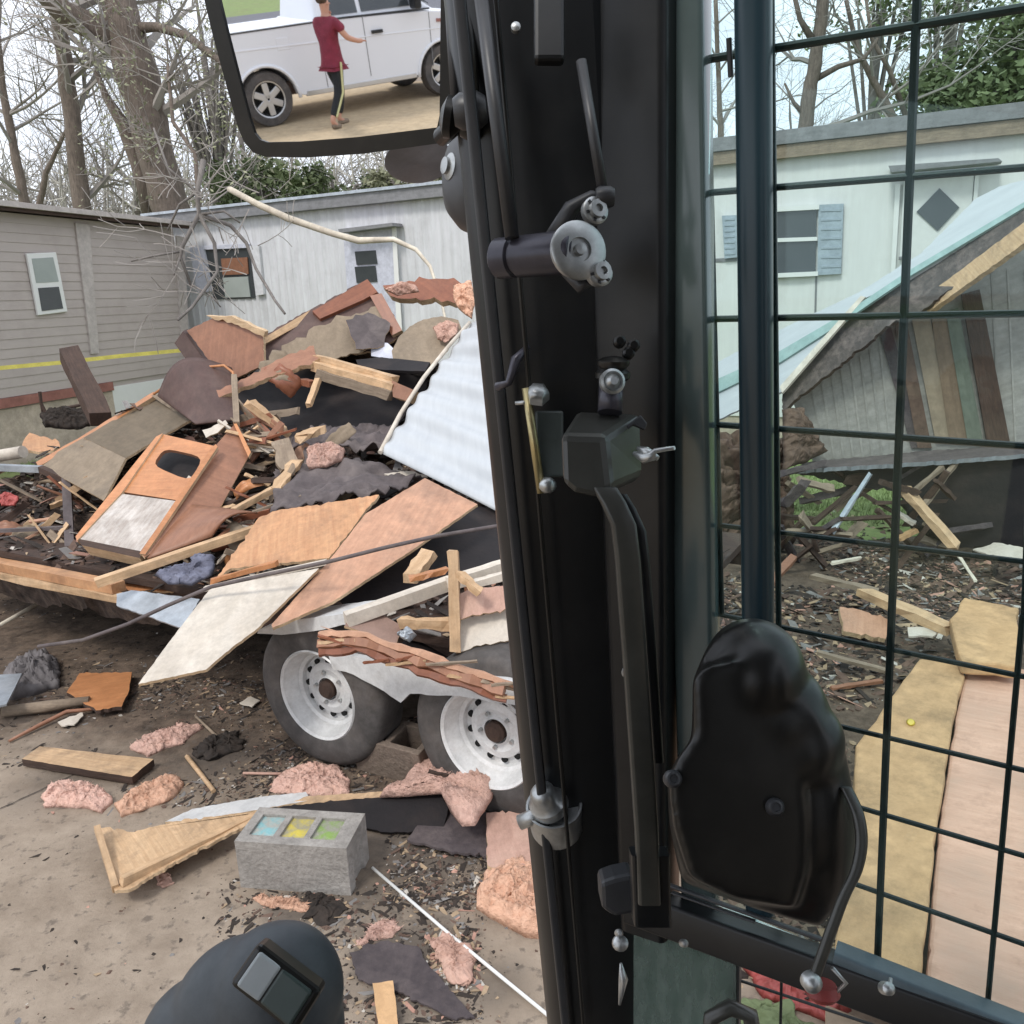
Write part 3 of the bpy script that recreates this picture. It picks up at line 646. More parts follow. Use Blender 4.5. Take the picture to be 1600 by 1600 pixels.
clumps('evergreen_tree', P(1605, 100, 17), V((.9, .9, 1.3)), 4200, .08, leafg, 'dark evergreen at the right edge behind the pale home', 35, nc=30)
clumps('evergreen_tree', P(1370, 20, 21), V((1.6, 1.2, .9)), 900, .07, leafg, 'sparse dark needled branches at the top behind the leaning tree', 36, nc=14)
clumps('evergreen_tree', P(1480, 10, 21), V((1.3, 1.2, .8)), 900, .07, leafg, 'loose pine boughs high above the diamond-pane door', 37, nc=14)
clumps('budding_tree', P(320, 110, 25), V((2.2, 1.5, 2.8)), 1500, .05, leafp, 'pale budding tree between the thick leaning tree and the mirror', 38, nc=40)
# rows of bare trees beyond
proto = []
for s in range(3):
    base = V((0, 0, 0)); h = 9 + s
    t = tree('bare_tree', [V((0, 0, -.1)), V((.1, .1, h * .35)), V((-.1, 0, h * .7)), V((.2, 0, h))], [.16, .12, .08, .02], 'x', 50 + s, nb=26, blen=3.2, lvl=2, mat=bark2, group='bare trees in the woods beyond the homes')
    proto.append(t)
spots = [(-19, 31), (-16.5, 35), (-13, 32), (-10.2, 36), (-7.6, 33), (-4.5, 37), (-2, 33), (2, 32), (6.5, 36), (12.5, 38), (19, 36)]
names_x = ['outer left', 'left', 'middle', 'right']
for i, (x, y) in enumerate(spots):
    pr = proto[i % 3]
    if i < 3: t = pr
    else:
        t = pr.copy(); SC.collection.objects.link(t)
        for ch in pr.children:
            c = ch.copy(); SC.collection.objects.link(c); c.parent = t
    t.location = (x, y, 0); t.rotation_euler = (0, 0, i * 1.7); s = .85 + .12 * (i % 4); t.scale = (s, s, s * (1 + .1 * (i % 2)))
    t['label'] = 'bare grey tree of the woods beyond the mobile homes'; t['category'] = 'tree'
    t['group'] = 'bare trees in the woods beyond the homes'
def woods():
    rnd = random.Random(77); vs, fs = [], []
    for i in range(2900):
        a = rnd.uniform(-.95, .95); Y = rnd.uniform(30, 46); x = a * Y; h = rnd.uniform(2.5, 8.0) * (1.1 if x < 0 else .62)
        p = V((x, Y, 0)); d = V((rnd.uniform(-.25, .25), 0, 1)).normalized()
        tube_data([p, p + d * h * .5, p + d * h * .8 + V((rnd.uniform(-.5, .5), 0, 0)), p + d * h], [.06, .05, .03, .01], 3, vs, fs, cap=False)
        for k in range(20):
            q = p + d * h * rnd.uniform(.15, 1); e = q + V((rnd.uniform(-1, 1), rnd.uniform(-.4, .4), rnd.uniform(0, .9))) * rnd.uniform(.5, 1.6)
            tube_data([q, q.lerp(e, .5) + V((0, 0, rnd.uniform(-.1, .15))), e], [.022, .016, .007], 3, vs, fs, cap=False)
    o = mesh('distant_woods', vs, fs, brushm, frame=Matrix.Translation((0, 36, 0))); o['kind'] = 'stuff'
    tag(o, 'pale grey-brown mass of leafless brush beyond the homes', 'woods')
woods()
def grass():
    rnd = random.Random(5); vs, fs = [], []
    for i in range(26000):
        px, py = rnd.choice([(rnd.uniform(1130, 1700), rnd.uniform(730, 900)), (rnd.uniform(1130, 1700), rnd.uniform(690, 800)), (rnd.uniform(-60, 320), rnd.uniform(640, 740))])
        p = G(px, py)
        if px < 500 and p.y < 9.6: continue
        if px > 500 and p.y < 7.0 - .22 * (p.x - 1.6): continue
        h = rnd.uniform(.03, .09); a = rnd.uniform(0, pi); s = V((cos(a), sin(a), 0)) * .008; t = p + V((rnd.uniform(-.04, .04), rnd.uniform(-.04, .04), h))
        m = len(vs); vs += [p - s, p + s, t]; fs.append([m, m + 1, m + 2])
    o = mesh('grass', vs, fs, bladem, frame=Matrix.Translation((0, 8, 0))); o['kind'] = 'stuff'; tag(o, 'short bright green grass around the homes', 'grass')
grass()
# downed pale branch and the bare limb in front of the homes
def pxpath(pts): return [P(*q) for q in pts]
tube('fallen_branch', pxpath([(358, 295, 9), (400, 318, 8.8), (450, 341, 8.6), (520, 365, 8.4), (560, 376, 8.3), (615, 374, 8.2), (650, 390, 8.1), (672, 416, 8.0), (680, 440, 7.9), (690, 470, 7.4), (700, 520, 7.0)]), [.03, .032, .034, .03, .032, .024, .02, .017, .014, .012, .01], palewood, seg=8, label='long peeled white branch arching in front of the white home', cat='branch')
hb = empty('hanging_limb', G(310, 760), 'dark bare limb with hanging twigs before the broken window', 'branch')
vs, fs = [], []
for q, r in (([(318, 250, 8.6), (308, 300, 8.5), (311, 335, 8.5), (285, 385, 8.4), (282, 402, 8.4), (300, 450, 8.4)], .028), ([(311, 335, 8.5), (335, 380, 8.5), (340, 425, 8.4), (300, 480, 8.2), (278, 500, 8.0)], .022), ([(311, 335, 8.5), (360, 352, 8.6), (385, 380, 8.6), (400, 420, 8.5), (430, 470, 8.2), (445, 490, 8.0)], .022),
             ([(282, 393, 8.4), (240, 400, 8.3), (205, 408, 8.3)], .012), ([(282, 400, 8.4), (272, 430, 8.3)], .01), ([(300, 445, 8.4), (330, 462, 8.3), (345, 480, 8.3)], .01), ([(311, 335, 8.5), (350, 330, 8.5), (375, 348, 8.5)], .014), ([(308, 300, 8.5), (280, 320, 8.5), (262, 360, 8.5)], .014), ([(308, 300, 8.5), (262, 262, 8.6), (240, 200, 8.7)], .014)):
    n = len(q); tube_data(pxpath(q), [r * (1 - .55 * k / n) for k in range(n)], 6, vs, fs)
mesh('limb', vs, fs, bark2, hb, sm=True)
vs, fs = [], []; rnd = random.Random(3)
for k in range(20):
    a = P(rnd.uniform(270, 420), rnd.uniform(270, 480), 8.4); grow(vs, fs, rnd, a, V((rnd.uniform(-1, 1), rnd.uniform(-.3, .3), rnd.uniform(-1, .6))).normalized(), rnd.uniform(.3, .8), .006, 1)
mesh('twigs', vs, fs, twigm, hb)

# ------------------------------------------------------------------ trailer under the wreck
T1 = V((.87, -.5, 0)).normalized(); TA = V((-.5, -.87, 0)).normalized()
WC = G(528, 1182) + V((0, 0, .345)) - TA * .0
tr = empty('trailer', V((WC.x, WC.y, 0)), 'tandem axle trailer with white spoked-hole wheels and a torn white fender, under the wreck pile', 'trailer')
def wheel(c, spin=0):
    f = zframe(c, TA, V((0, 0, 1)))
    f = f @ Matrix.Rotation(spin, 4, 'Z')
    wz = empty_child('wheel', f, tr)
    R = .345
    lathe('tyre', [(.205, -.085), (.215, -.1), (.3, -.105), (.33, -.09), (R, -.07), (R, .055), (.335, .075), (.31, .09), (.25, .1), (.215, .095), (.205, .08)], rubber, f, wz, 64, cap=False)
    lathe('rim', [(.205, .08), (.212, .092), (.206, .098), (.196, .09), (.19, .06), (.178, .045), (.17, .02), (.155, .012), (.15, -.01), (.13, -.008), (.118, .008), (.09, .014), (.075, .006), (.062, .008), (.052, .02), (.05, -.01), (.001, -.012)], wpaint, f, wz, 64, cap=False)
    for k in range(12):
        a = 2 * pi * k / 12; o = V((.128 * cos(a), .128 * sin(a), .0055)); tube('vent_hole_disc', [f @ (o - V((0, 0, .01))), f @ o], .0135, holem, wz, seg=12, sm=False)  # black discs painted on for the dark inside the holes
    for k in range(5):
        a = 2 * pi * k / 5 + .3; o = V((.075 * cos(a), .075 * sin(a), .008)); tube('lug_nut', [f @ o, f @ (o + V((0, 0, .014)))], [.0095, .008], zinc, wz, seg=6, sm=False)
    lathe('hub', [(.043, -.012), (.043, .03), (.03, .045), (.001, .047)], charred, f, wz, 20)
def empty_child(name, f, parent):
    o = bpy.data.objects.new(name, None); o.empty_display_size = .05; link(o); o.matrix_world = f
    o.parent = parent; o.matrix_parent_inverse = parent.matrix_world.inverted(); bpy.context.view_layer.update(); return o
wheel(WC); wheel(WC + T1 * .86, .2)
for s in (0, .86): tube('axle', [WC + T1 * s - TA * .1, WC + T1 * s - TA * 1.9], .035, charred, tr)
fp = wallplane(WC + TA * .12, TA)
def onp(name, pl, px, mat, thick, parent, jag=0, off=0):
    q = wallplane(pl.o + pl.n * off, pl.n); return solid(name, q.px(jagged(px, jag, 14, len(px)) if jag else px), pl.n, thick, mat, parent)
onp('fender', fp, [(512, 1020), (640, 1040), (802, 1066), (830, 1082), (830, 1104), (780, 1098), (720, 1088), (684, 1087), (640, 1084), (626, 1098), (600, 1080), (552, 1054), (520, 1046)], wpaint, .03, tr, 1.2)
onp('fender', fp, [(404, 984), (450, 970), (548, 958), (548, 974), (504, 984), (440, 992), (402, 990)], wpaint, .16, tr, .6)
deck_o = WC + V((0, 0, .3)) - TA * .02
def bar(name, s0, s1, w, z, ww, tt, mat, off=0): return beam(name, WC + T1 * s0 - TA * w + V((0, 0, z)), WC + T1 * s1 - TA * w + V((0, 0, z)), ww, tt, mat, tr)
bar('frame_rail', -3.7, 1.35, .12, .22, .06, .11, charred)
bar('frame_rail', -3.7, 1.35, 1.9, .22, .06, .11, charred)
bar('deck', -3.7, 1.35, 1.0, .30, 1.9, .04, charred)
for k in range(7): s = -3.5 + k * .75; beam('cross_member', WC + T1 * s - TA * .15 + V((0, 0, .2)), WC + T1 * s - TA * 1.85 + V((0, 0, .2)), .05, .08, charred, tr)

# ------------------------------------------------------------------ dark mound of shredded stuff and litter
def wreck_h(s, w_):
    h = .34 + WC.z - .05
    base = .63 + .34 * max(0, w_ - .1)
    if w_ > 1.5: base = .63 + .34 * 1.4 - (w_ - 1.5) * .5
    base -= max(0, -s - 1.9) * .25
    return max(.0, base)
def heap(x, y, extra=0):
    """a point of the rubble heap that carries the big panels: .25 m behind their faces, hollow in the middle"""
    hol = 1.3 * math.exp(-((x - 505) / 150) ** 2 - ((y - 628) / 62) ** 2) + .2 * math.exp(-((x - 40) / 110) ** 2 - ((y - 790) / 60) ** 2)
    Y = D(x, y) + .27 + hol + extra; p = P(x, y, Y)
    n = noise.fractal(V((p.x * 3, p.y * 3, p.z * 3)), .8, 2.1, 6); p = p + V((0, -.12 * n, .12 * n)); return p
def mound():
    vs, fs = [], []; nu, nv = 150, 90
    def top(x):
        pts = [(-80, 770), (60, 740), (130, 700), (240, 640), (300, 600), (370, 560), (500, 540), (560, 520), (640, 540), (700, 560), (800, 520), (860, 560), (960, 700)]
        for (a, b), (c, d) in zip(pts, pts[1:]):
            if a <= x <= c: return b + (x - a) / (c - a) * (d - b)
        return 700
    for j in range(nv + 1):
        for i in range(nu + 1):
            x = -80 + i / nu * 1030; t = max(0, (j - 8) / (nv - 8)); yt = top(x) + 12 * noise.noise(V((x * .03, 0, 5))); yb = 925 + max(0, x - 400) * .11 if x > 180 else 870 + (x + 80) * .2
            y = yt + (yb - yt) * t; p = heap(x, y)
            if j < 8: k = 8 - j; p = V((p.x * (1 + .02 * k), p.y + .16 * k, max(.02, p.z - .16 * k - .02 * k * k)))
            if j == nv: p = p - V((0, -.12, .25))
            p.z = max(.02, p.z); vs.append(p)
    for j in range(nv):
        for i in range(nu): a = j * (nu + 1) + i; fs.append([a + nu + 1, a + nu + 2, a + 1, a])
    m = mk('mound_soil', (.13, .095, .075), (.028, .02, .018), 14, (1, 1, 1), .95, .8, dirt=.5, dc=(.26, .19, .14), dsc=9, det=12)
    o = mesh('rubble_mound', vs, fs, m, frame=Matrix.Translation((WC.x, WC.y, .6)), sm=False); o['kind'] = 'stuff'
    tag(o, 'dark shredded debris heaped on the trailer between the panels', 'debris')
mound()
def chip(vs, fs, ms, r, p, size, elong, mat, up=V((0, 0, 1)), tiltmax=.5):
    a = r.uniform(0, 2 * pi); d = V((cos(a), sin(a), 0)) + V((0, 0, r.uniform(-tiltmax, tiltmax)))
    d.normalize(); s = d.cross(up + V((r.uniform(-.4, .4), r.uniform(-.4, .4), 0))).normalized(); n = s.cross(d)
    L_ = size * elong; q = []
    k = 4 if elong > 2 else r.choice([4, 5, 5, 6])
    for i in range(k):
        b = 2 * pi * (i + r.uniform(-.3, .3)) / k + pi / 4; q.append(p + d * cos(b) * L_ * r.uniform(.7, 1.1) + s * sin(b) * size * r.uniform(.7, 1.1))
    clod = elong <= 1.2 and mat in (0, 1, 3)
    m = len(vs); th = n * (size * .8 if clod else max(.0015, size * .12)); cc = sum(q, V()) / k
    vs += [cc + (v - cc) * r.uniform(.35, .7) + n * size * r.uniform(-.2, .3) for v in q] + [v - th for v in q] if clod else q + [v - th for v in q]
    fs.append(list(range(m, m + k))); ms.append(mat)
    for i in range(k): fs.append([m + i, m + i + k, m + (i + 1) % k + k, m + (i + 1) % k]); ms.append(mat)
def litter(name, label, n, sampler, weights, smin, smax, seed, pw=2.2, tilt=.5):
    r = random.Random(seed); vs, fs, ms = [], [], []
    for i in range(n):
        p = sampler(r)
        if p is None: continue
        size = smin + (smax - smin) * r.random() ** pw
        chip(vs, fs, ms, r, p + V((0, 0, size * .15)), size, r.choice([1, 1, 1.2, 1.2, 1.5, 2.5, 5]) if size < .04 else r.choice([1, 1.3, 2, 3.5]), r.choices(range(6), weights)[0], tiltmax=tilt)
    o = mesh(name, vs, fs, litter_m, frame=Matrix.Translation(sum(vs, V()) / len(vs)), mi=ms); o['kind'] = 'stuff'
    return tag(o, label, 'debris')
def on_mound(r):
    if r.random() < .16:
        p = WC + T1 * r.uniform(-3.7, 1.3) - TA * r.uniform(.06, 1.7); p.z = WC.z + .325; return p
    x = r.uniform(-60, 800); y = r.uniform(560, 990)
    if y < 770 - max(0, x + 80) * .5 + 20 or y > 880 + max(0, x) * .15: return None
    return heap(x, y, -.03)
litter('wreck_litter', 'splinters, scraps and torn bits strewn over the debris on the trailer', 15000, on_mound, (10, 7, 3, 3, 1.6, 1.4), .004, .045, 1, pw=2)
def rg(regs):
    tot = sum(q[4] for q in regs)
    def f(r):
        x0, y0, x1, y1, _ = r.choices(regs, [q[4] for q in regs])[0]
        for _k in range(4):
            x, y = r.uniform(x0, x1), y0 + (y1 - y0) * r.random()
            p = G(x, y)
            if noise.noise(p * 1.3 + V((5, 0, 0))) + r.uniform(-.35, .5) > 0: return p
        return None
    return f
litter('ground_litter', 'dark crumbs, bark and splinters scattered over the dirt and concrete', 15000,
       rg([(-40, 930, 480, 1110, 5), (180, 1060, 480, 1240, 5), (230, 1130, 620, 1260, 3.5), (-60, 1080, 260, 1200, 1.2), (600, 1260, 850, 1420, 4), (460, 1380, 760, 1600, 2.6), (340, 1370, 560, 1480, .8), (-60, 1200, 900, 1620, .55), (560, 1120, 860, 1280, 1.5)]),
       (14, 5, 2, 3, .8, .6), .0018, .013, 2, pw=3.2, tilt=.25)
litter('yard_rubble', 'brown and grey broken scraps heaped on the ground behind the cab window', 16000,
       rg([(1120, 850, 1640, 960, 9), (1120, 930, 1500, 1180, 7), (1120, 1150, 1340, 1560, 2), (1100, 690, 1240, 880, 4), (1230, 790, 1500, 900, 1.3), (1440, 880, 1640, 1000, 2)]), (10, 9, 2.5, 2, .6, 1), .003, .03, 3, pw=2.2, tilt=.5)

# ------------------------------------------------------------------ the wreck: panels, cabinets, boards
def bm_px(name, a, b, w, t, mat, label, cat='board', o=0, rough=.12, roll=0, parent=None, group=None):
    A = P(a[0], a[1], a[2] if len(a) > 2 else D(*a[:2]) + o); B = P(b[0], b[1], b[2] if len(b) > 2 else D(*b[:2]) + o)
    return beam(name, A, B, w, t, mat, parent, label=label, cat=cat, rough=rough, roll=roll, group=group)
# far row
cb = empty('cabinet', P(350, 590, 5.9), 'reddish brown cabinet carcass standing at the top left of the pile', 'cabinet')
panel('side_panel', [(292, 516), (336, 496), (362, 499), (411, 523), (413, 570), (370, 590), (331, 570)], [cab_br, edge], .02, anchors=[(292, 516, 6.1), (411, 523, 5.75), (413, 570, 5.7), (331, 570, 5.9)], parent=cb, jag=.8)
panel('back_edge', [(286, 517), (293, 514), (333, 570), (326, 573)], [dk_br, dk_br], .12, anchors=[(286, 517, 6.12), (333, 570, 5.92), (326, 573, 5.95), (300, 516, 6.12)], parent=cb)
panel('top_lip', [(322, 493), (362, 494), (414, 518), (412, 527), (362, 504), (336, 500)], [edge, edge], .03, anchors=[(322, 493, 6.0), (414, 518, 5.7), (412, 527, 5.69), (336, 500, 5.98)], parent=cb, jag=1)
cb = empty('cabinet', P(520, 560, 6), 'long overturned brown cabinet with torn lining, on top of the pile', 'cabinet')
panel('side_panel', [(408, 528), (440, 508), (495, 478), (566, 440), (596, 462), (628, 520), (600, 545), (520, 560), (430, 590), (410, 575)], [dk_br, edge], .02, anchors=[(408, 528, 5.9), (566, 440, 6.3), (600, 545, 5.9), (430, 590, 5.7)], parent=cb, jag=1.5)
panel('lining', [(440, 540), (500, 508), (590, 478), (612, 512), (560, 552), (500, 566), (440, 575)], [tan, edge], .01, anchors=[(440, 540, 5.84), (590, 478, 6.1), (560, 552, 5.85), (440, 575, 5.7)], parent=cb, jag=3)
panel('torn_lining', [(540, 500), (575, 488), (610, 505), (600, 540), (556, 545), (548, 525)], [felt, edge], .01, anchors=[(540, 500, 5.9), (610, 505, 5.98), (600, 540, 5.82), (548, 540, 5.8)], parent=cb, jag=3)
panel('edge_strip', [(412, 528), (492, 480), (490, 488), (496, 492), (415, 537)], [pine, edge], .05, anchors=[(412, 528, 5.84), (492, 480, 6.12), (496, 492, 6.1), (415, 537, 5.83)], parent=cb)
panel('red_face', [(488, 486), (574, 436), (590, 456), (568, 468), (500, 498)], [red_br, red_br], .04, anchors=[(488, 486, 6.05), (574, 436, 6.25), (590, 456, 6.2), (500, 498, 6.0)], parent=cb)
panel('end_frame', [(578, 462), (596, 458), (628, 516), (612, 524)], [red_br, edge], .04, anchors=[(578, 462, 6.15), (596, 458, 6.15), (628, 516, 5.95), (612, 524, 5.95)], parent=cb)
panel('broken_board', [(330, 612), (368, 600), (440, 560), (490, 540), (498, 560), (440, 584), (380, 604), (340, 622)], [cab_br, edge], .03, o=-.1, jag=2.5, label='splintered brown board lying under the long overturned cabinet', cat='board')
panel('broken_board', [(598, 446), (648, 440), (655, 432), (700, 436), (738, 448), (738, 470), (690, 472), (610, 462)], [red_br, edge], .05, anchors=[(598, 446, 6.6), (738, 448, 6.4), (738, 470, 6.3), (610, 462, 6.5)], jag=3, label='ragged dark red board along the top right of the pile, before the white home', cat='board')
lump('insulation', [(600, 452), (626, 440), (650, 446), (655, 456), (620, 462)], pinkf, .05, plane=Plane([P(600, 452, 6.35), P(650, 440, 6.35), P(655, 460, 6.3)]), label='pale tuft of insulation on the ragged red board', cat='insulation')
lump('insulation', [(708, 446), (736, 438), (742, 475), (738, 500), (720, 486), (708, 470)], orins, .06, plane=Plane([P(708, 446, 6.1), P(740, 440, 6.1), P(738, 500, 5.9)]), label='orange insulation scrap beside the black post at the pile top', cat='insulation')
# round pale panel
rp = [(612, 548), (622, 528), (640, 510), (662, 499), (690, 494), (716, 500), (722, 516), (706, 535), (690, 556), (672, 572), (640, 574), (616, 566)]
rpn = panel('wallboard', rp, [tan, edge], .02, anchors=[(612, 548, 5.75), (662, 499, 6.0), (716, 500, 5.95), (672, 572, 5.6)], jag=.8, label='grey-beige half-round panel standing beside the white corrugated sheet', cat='panel')
lump('insulation_scrap', [(676, 512), (700, 500), (718, 506), (714, 524), (696, 536), (684, 530)], pinkf, .03, plane=Plane([P(676, 512, 5.82), P(716, 500, 5.88), P(696, 536, 5.7)]), label='brownish scrap stuck on the half-round panel', cat='insulation')
panel('paper_sheet', [(580, 532), (606, 536), (622, 552), (615, 562), (580, 556)], [lav, lav], .01, anchors=[(580, 532, 5.9), (606, 536, 5.85), (615, 562, 5.75), (580, 556, 5.8)], label='small pale lavender card between the cabinet and the half-round panel', cat='card')
# white corrugated sheet by the post
def corrug(u, v): return .014 * sin(v * 2 * pi * 9) + .03 * sin(u * 3)
sheet('corrugated_sheet', [(594, 707, 4.55), (790, 806, 4.0), (772, 480, 5.2), (734, 505, 5.6)], 30, 90, wmetal, lambda u, v: .012 * sin(v * 2 * pi * 8) + .01 * sin(v * 23 + u * 3), .006, label='big white corrugated metal sheet leaning against the pile beside the post', cat='metal sheet')
tube('edge_strip', pxpath([(594, 707, 4.53), (626, 646, 4.85), (662, 590, 5.1), (700, 542, 5.35), (734, 504, 5.58)]), .014, white_pl, seg=6, label='pale crumpled flashing along the left edge of the white corrugated sheet', cat='flashing')
# split beam
sb = empty('split_beam', P(550, 590, 5.5), 'split pale timber with a brown end, across the dark hollow of the pile', 'beam')
for k, (a, b, w_) in enumerate([((490, 560, 5.55), (618, 596, 5.25), .05), ((493, 572, 5.5), (616, 606, 5.2), .06), ((496, 584, 5.45), (610, 618, 5.18), .04)]):
    beam('splinter', P(*a), P(*b), w_, .06, [pine, pine, stickm][k], sb, rough=.2)
panel('end_block', [(612, 594), (652, 612), (640, 628), (614, 620)], [cab_br, edge], .08, anchors=[(612, 594, 5.2), (652, 612, 5.1), (640, 628, 5.1), (614, 620, 5.15)], parent=sb)
# black sheeting in the hollow
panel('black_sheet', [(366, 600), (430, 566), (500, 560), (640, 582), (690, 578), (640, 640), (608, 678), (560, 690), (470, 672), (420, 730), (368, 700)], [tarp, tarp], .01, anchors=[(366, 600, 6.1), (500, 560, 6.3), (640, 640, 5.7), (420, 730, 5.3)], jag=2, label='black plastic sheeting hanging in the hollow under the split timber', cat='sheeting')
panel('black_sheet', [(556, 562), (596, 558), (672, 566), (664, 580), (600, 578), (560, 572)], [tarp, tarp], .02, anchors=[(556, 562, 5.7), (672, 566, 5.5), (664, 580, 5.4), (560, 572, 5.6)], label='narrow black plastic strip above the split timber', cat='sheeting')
bm_px('splinter', (497, 594, 5.35), (482, 634, 5.2), .035, .03, pine, 'short splinter hanging from the end of the split timber', 'splinter')
bm_px('splinter', (488, 600, 5.38), (470, 596, 5.5), .05, .04, red_br, 'stubby reddish splinter beside the hanging one', 'splinter')
# grey felt piles in the middle
def bumpy(k, a): return lambda u, v: a * noise.fractal(V((u * k, v * k, a * 40)), .7, 2, 4)
sheet('roof_felt', [(450, 700, 4.9), (610, 705, 4.9), (625, 668, 5.3), (500, 664, 5.3)], 30, 14, felt, bumpy(4, .07), .01, label='rumpled brown-grey roofing felt below the dark hollow', cat='roofing felt', fray=.02)
sheet('roof_felt', [(420, 800, 4.15), (585, 772, 4.2), (672, 745, 4.5), (480, 705, 4.9)], 34, 24, felt, bumpy(3, .07), .01, label='large grey roofing felt draped above the orange plywood', cat='roofing felt', fray=.02)
lump('insulation', [(478, 705), (490, 698), (522, 696), (538, 706), (534, 720), (510, 730), (484, 732)], pink, .09, plane=Plane([P(478, 705, 4.75), P(538, 700, 4.75), P(510, 732, 4.6)]), label='pink insulation tuft in the middle of the pile', cat='insulation')
bm_px('splintered_board', (440, 690, 4.8), (452, 740, 4.6), .10, .03, stickm, 'torn brown board beside the pink tuft in the middle of the pile', rough=.3)
bm_px('splintered_board', (470, 685, 4.85), (500, 670, 5.0), .08, .03, pine, 'crumpled light splinters above the pink tuft', rough=.4)
bm_px('batten', (366, 798, 4.3), (432, 762, 4.5), .035, .03, pine, 'thin pale batten rising left of the grey felt')
bm_px('batten', (430, 770, 4.45), (462, 722, 4.65), .07, .03, pine, 'ragged pale board end below the torn brown board', rough=.35)
bm_px('batten', (395, 800, 4.2), (470, 775, 4.3), .018, .012, stickm, 'thin grey lath lying under the pale batten')
panel('white_scrap', [(600, 740), (640, 736), (668, 744), (620, 748)], [white_pl, white_pl], .01, o=-.15, jag=1, label='white scrap under the lower edge of the corrugated sheet', cat='scrap')
panel('dark_gap_sheet', [(570, 775), (608, 748), (660, 745), (600, 778)], [tarp, tarp], .01, o=.05, label='black sheet standing for the dark gap above the pinkish plywood', cat='sheeting')  # shaded gap in the pile drawn as a black sheet
# left panels
tp_ = empty('folded_panel', P(200, 700, 5.3), 'long tan-backed wall panel folded over the left of the pile', 'wall panel')
panel('lower_leaf', [(58, 724), (130, 684), (196, 716), (162, 782)], [tan, edge], .015, anchors=[(58, 724, 5.5), (130, 684, 5.6), (196, 716, 5.0), (162, 782, 4.7)], parent=tp_)
panel('upper_leaf', [(130, 684), (240, 618), (306, 652), (262, 676), (196, 716)], [mk('panel_olive_back', (.2, .155, .105), (.14, .11, .075), 4, (1, 4, 1), .8, .15, dirt=.3, dc=(.1, .08, .06)), edge], .015, anchors=[(130, 684, 5.62), (240, 618, 5.9), (306, 652, 5.5), (196, 716, 5.02)], parent=tp_)
panel('edge_batten', [(236, 618), (246, 616), (306, 656), (300, 662)], [stickm, edge], .03, anchors=[(236, 618, 5.84), (246, 616, 5.8), (306, 656, 5.45), (300, 662, 5.45)], parent=tp_)
panel('top_edge', [(56, 722), (130, 680), (240, 612), (242, 618), (132, 687), (60, 729)], [cab_or, edge], .03, anchors=[(56, 722, 5.5), (240, 612, 5.92), (242, 618, 5.85), (60, 729, 5.46)], parent=tp_)
dp = empty('curved_brown_panel', P(310, 620, 5.4), 'big dark brown panel bent over with a thin orange edge, left of the hollow', 'wall panel')
sheet('sheet', [(246, 618, 5.6), (305, 662, 5.15), (369, 655, 5.1), (362, 574, 5.7)], 16, 24, dk_br, lambda u, v: .22 * sin(v * pi) * (1 - u) * .8, .012, dp)
tube('edge', pxpath([(240, 616, 5.66), (282, 588, 5.6), (318, 574, 5.58), (350, 571, 5.55), (364, 582, 5.5), (369, 612, 5.25), (369, 655, 5.08)]), .009, cab_or, dp, seg=6)
bm_px('corner_post', (366, 588, 5.35), (370, 662, 5.0), .035, .03, stickm, 'upright pale stick at the right edge of the dark brown panel', 'stick')
panel('torn_laminate', [(316, 672), (330, 668), (352, 656), (356, 662), (340, 676), (322, 684)], [white_pl, edge], .008, o=-.15, jag=1, label='pale torn laminate scrap above the orange cabinet', cat='scrap')
# orange cabinet
oc = empty('cabinet', P(250, 780, 4.6), 'orange wooden cabinet with a rounded window hole and a scuffed lower drawer', 'cabinet')
FA = Plane([P(253, 678, 5.0), P(336, 697, 4.8), P(222, 862, 4.12), P(120, 843, 4.35)])
def ring_panel(name, pl, outer, inner, thick, mats, parent):
    k = len(inner); O = [outer(i / k) for i in range(k)]; q = pl.px(O) + pl.px(inner); n = pl.n; vs = q + [p - n * thick for p in q]; fs = []; mi = []
    for i in range(k):
        j = (i + 1) % k; fs += [[i, j, k + j, k + i], [k + i, k + j, 3 * k + j, 3 * k + i], [i, 2 * k + i, 2 * k + j, j]]; mi += [0, 1, 1]
    return mesh(name, vs, fs, mats, parent, frame_of(pl.px([(253, 678), (336, 697), (280, 782), (190, 768)]), n), mi)
inner = []
hc = [(257, 700), (318, 714), (297, 752), (238, 727)]
for i in range(4):
    a, b, c = hc[i - 1], hc[i], hc[(i + 1) % 4]
    for t in (0, .33, .66, 1):
        p0 = (b[0] + (a[0] - b[0]) * .3, b[1] + (a[1] - b[1]) * .3); p1 = (b[0] + (c[0] - b[0]) * .3, b[1] + (c[1] - b[1]) * .3)
        x = (1 - t) ** 2 * p0[0] + 2 * t * (1 - t) * b[0] + t * t * p1[0]; y = (1 - t) ** 2 * p0[1] + 2 * t * (1 - t) * b[1] + t * t * p1[1]; inner.append((x, y))
outc = [(253, 678), (336, 697), (280, 782), (188, 768)]
outer_l = []
for i in range(4):
    a, b, c = outc[i - 1], outc[i], outc[(i + 1) % 4]
    outer_l += [(b[0] + (a[0] - b[0]) * .3, b[1] + (a[1] - b[1]) * .3), b, b, (b[0] + (c[0] - b[0]) * .3, b[1] + (c[1] - b[1]) * .3)]
outer_l = [(x + (k % 4 in (1,)) * -.01, y) for k, (x, y) in enumerate(outer_l)]
ring_panel('front_frame', FA, lambda f: outer_l[int(f * 16 + .5) % 16], inner, .02, [cab_or, cab_br], oc)
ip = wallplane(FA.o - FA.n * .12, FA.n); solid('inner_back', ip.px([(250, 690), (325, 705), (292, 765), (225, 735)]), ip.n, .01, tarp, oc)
onp('drawer', FA, [(186, 771), (277, 783), (222, 862), (120, 843)], [scuffed, edge], .02, oc, off=.004)
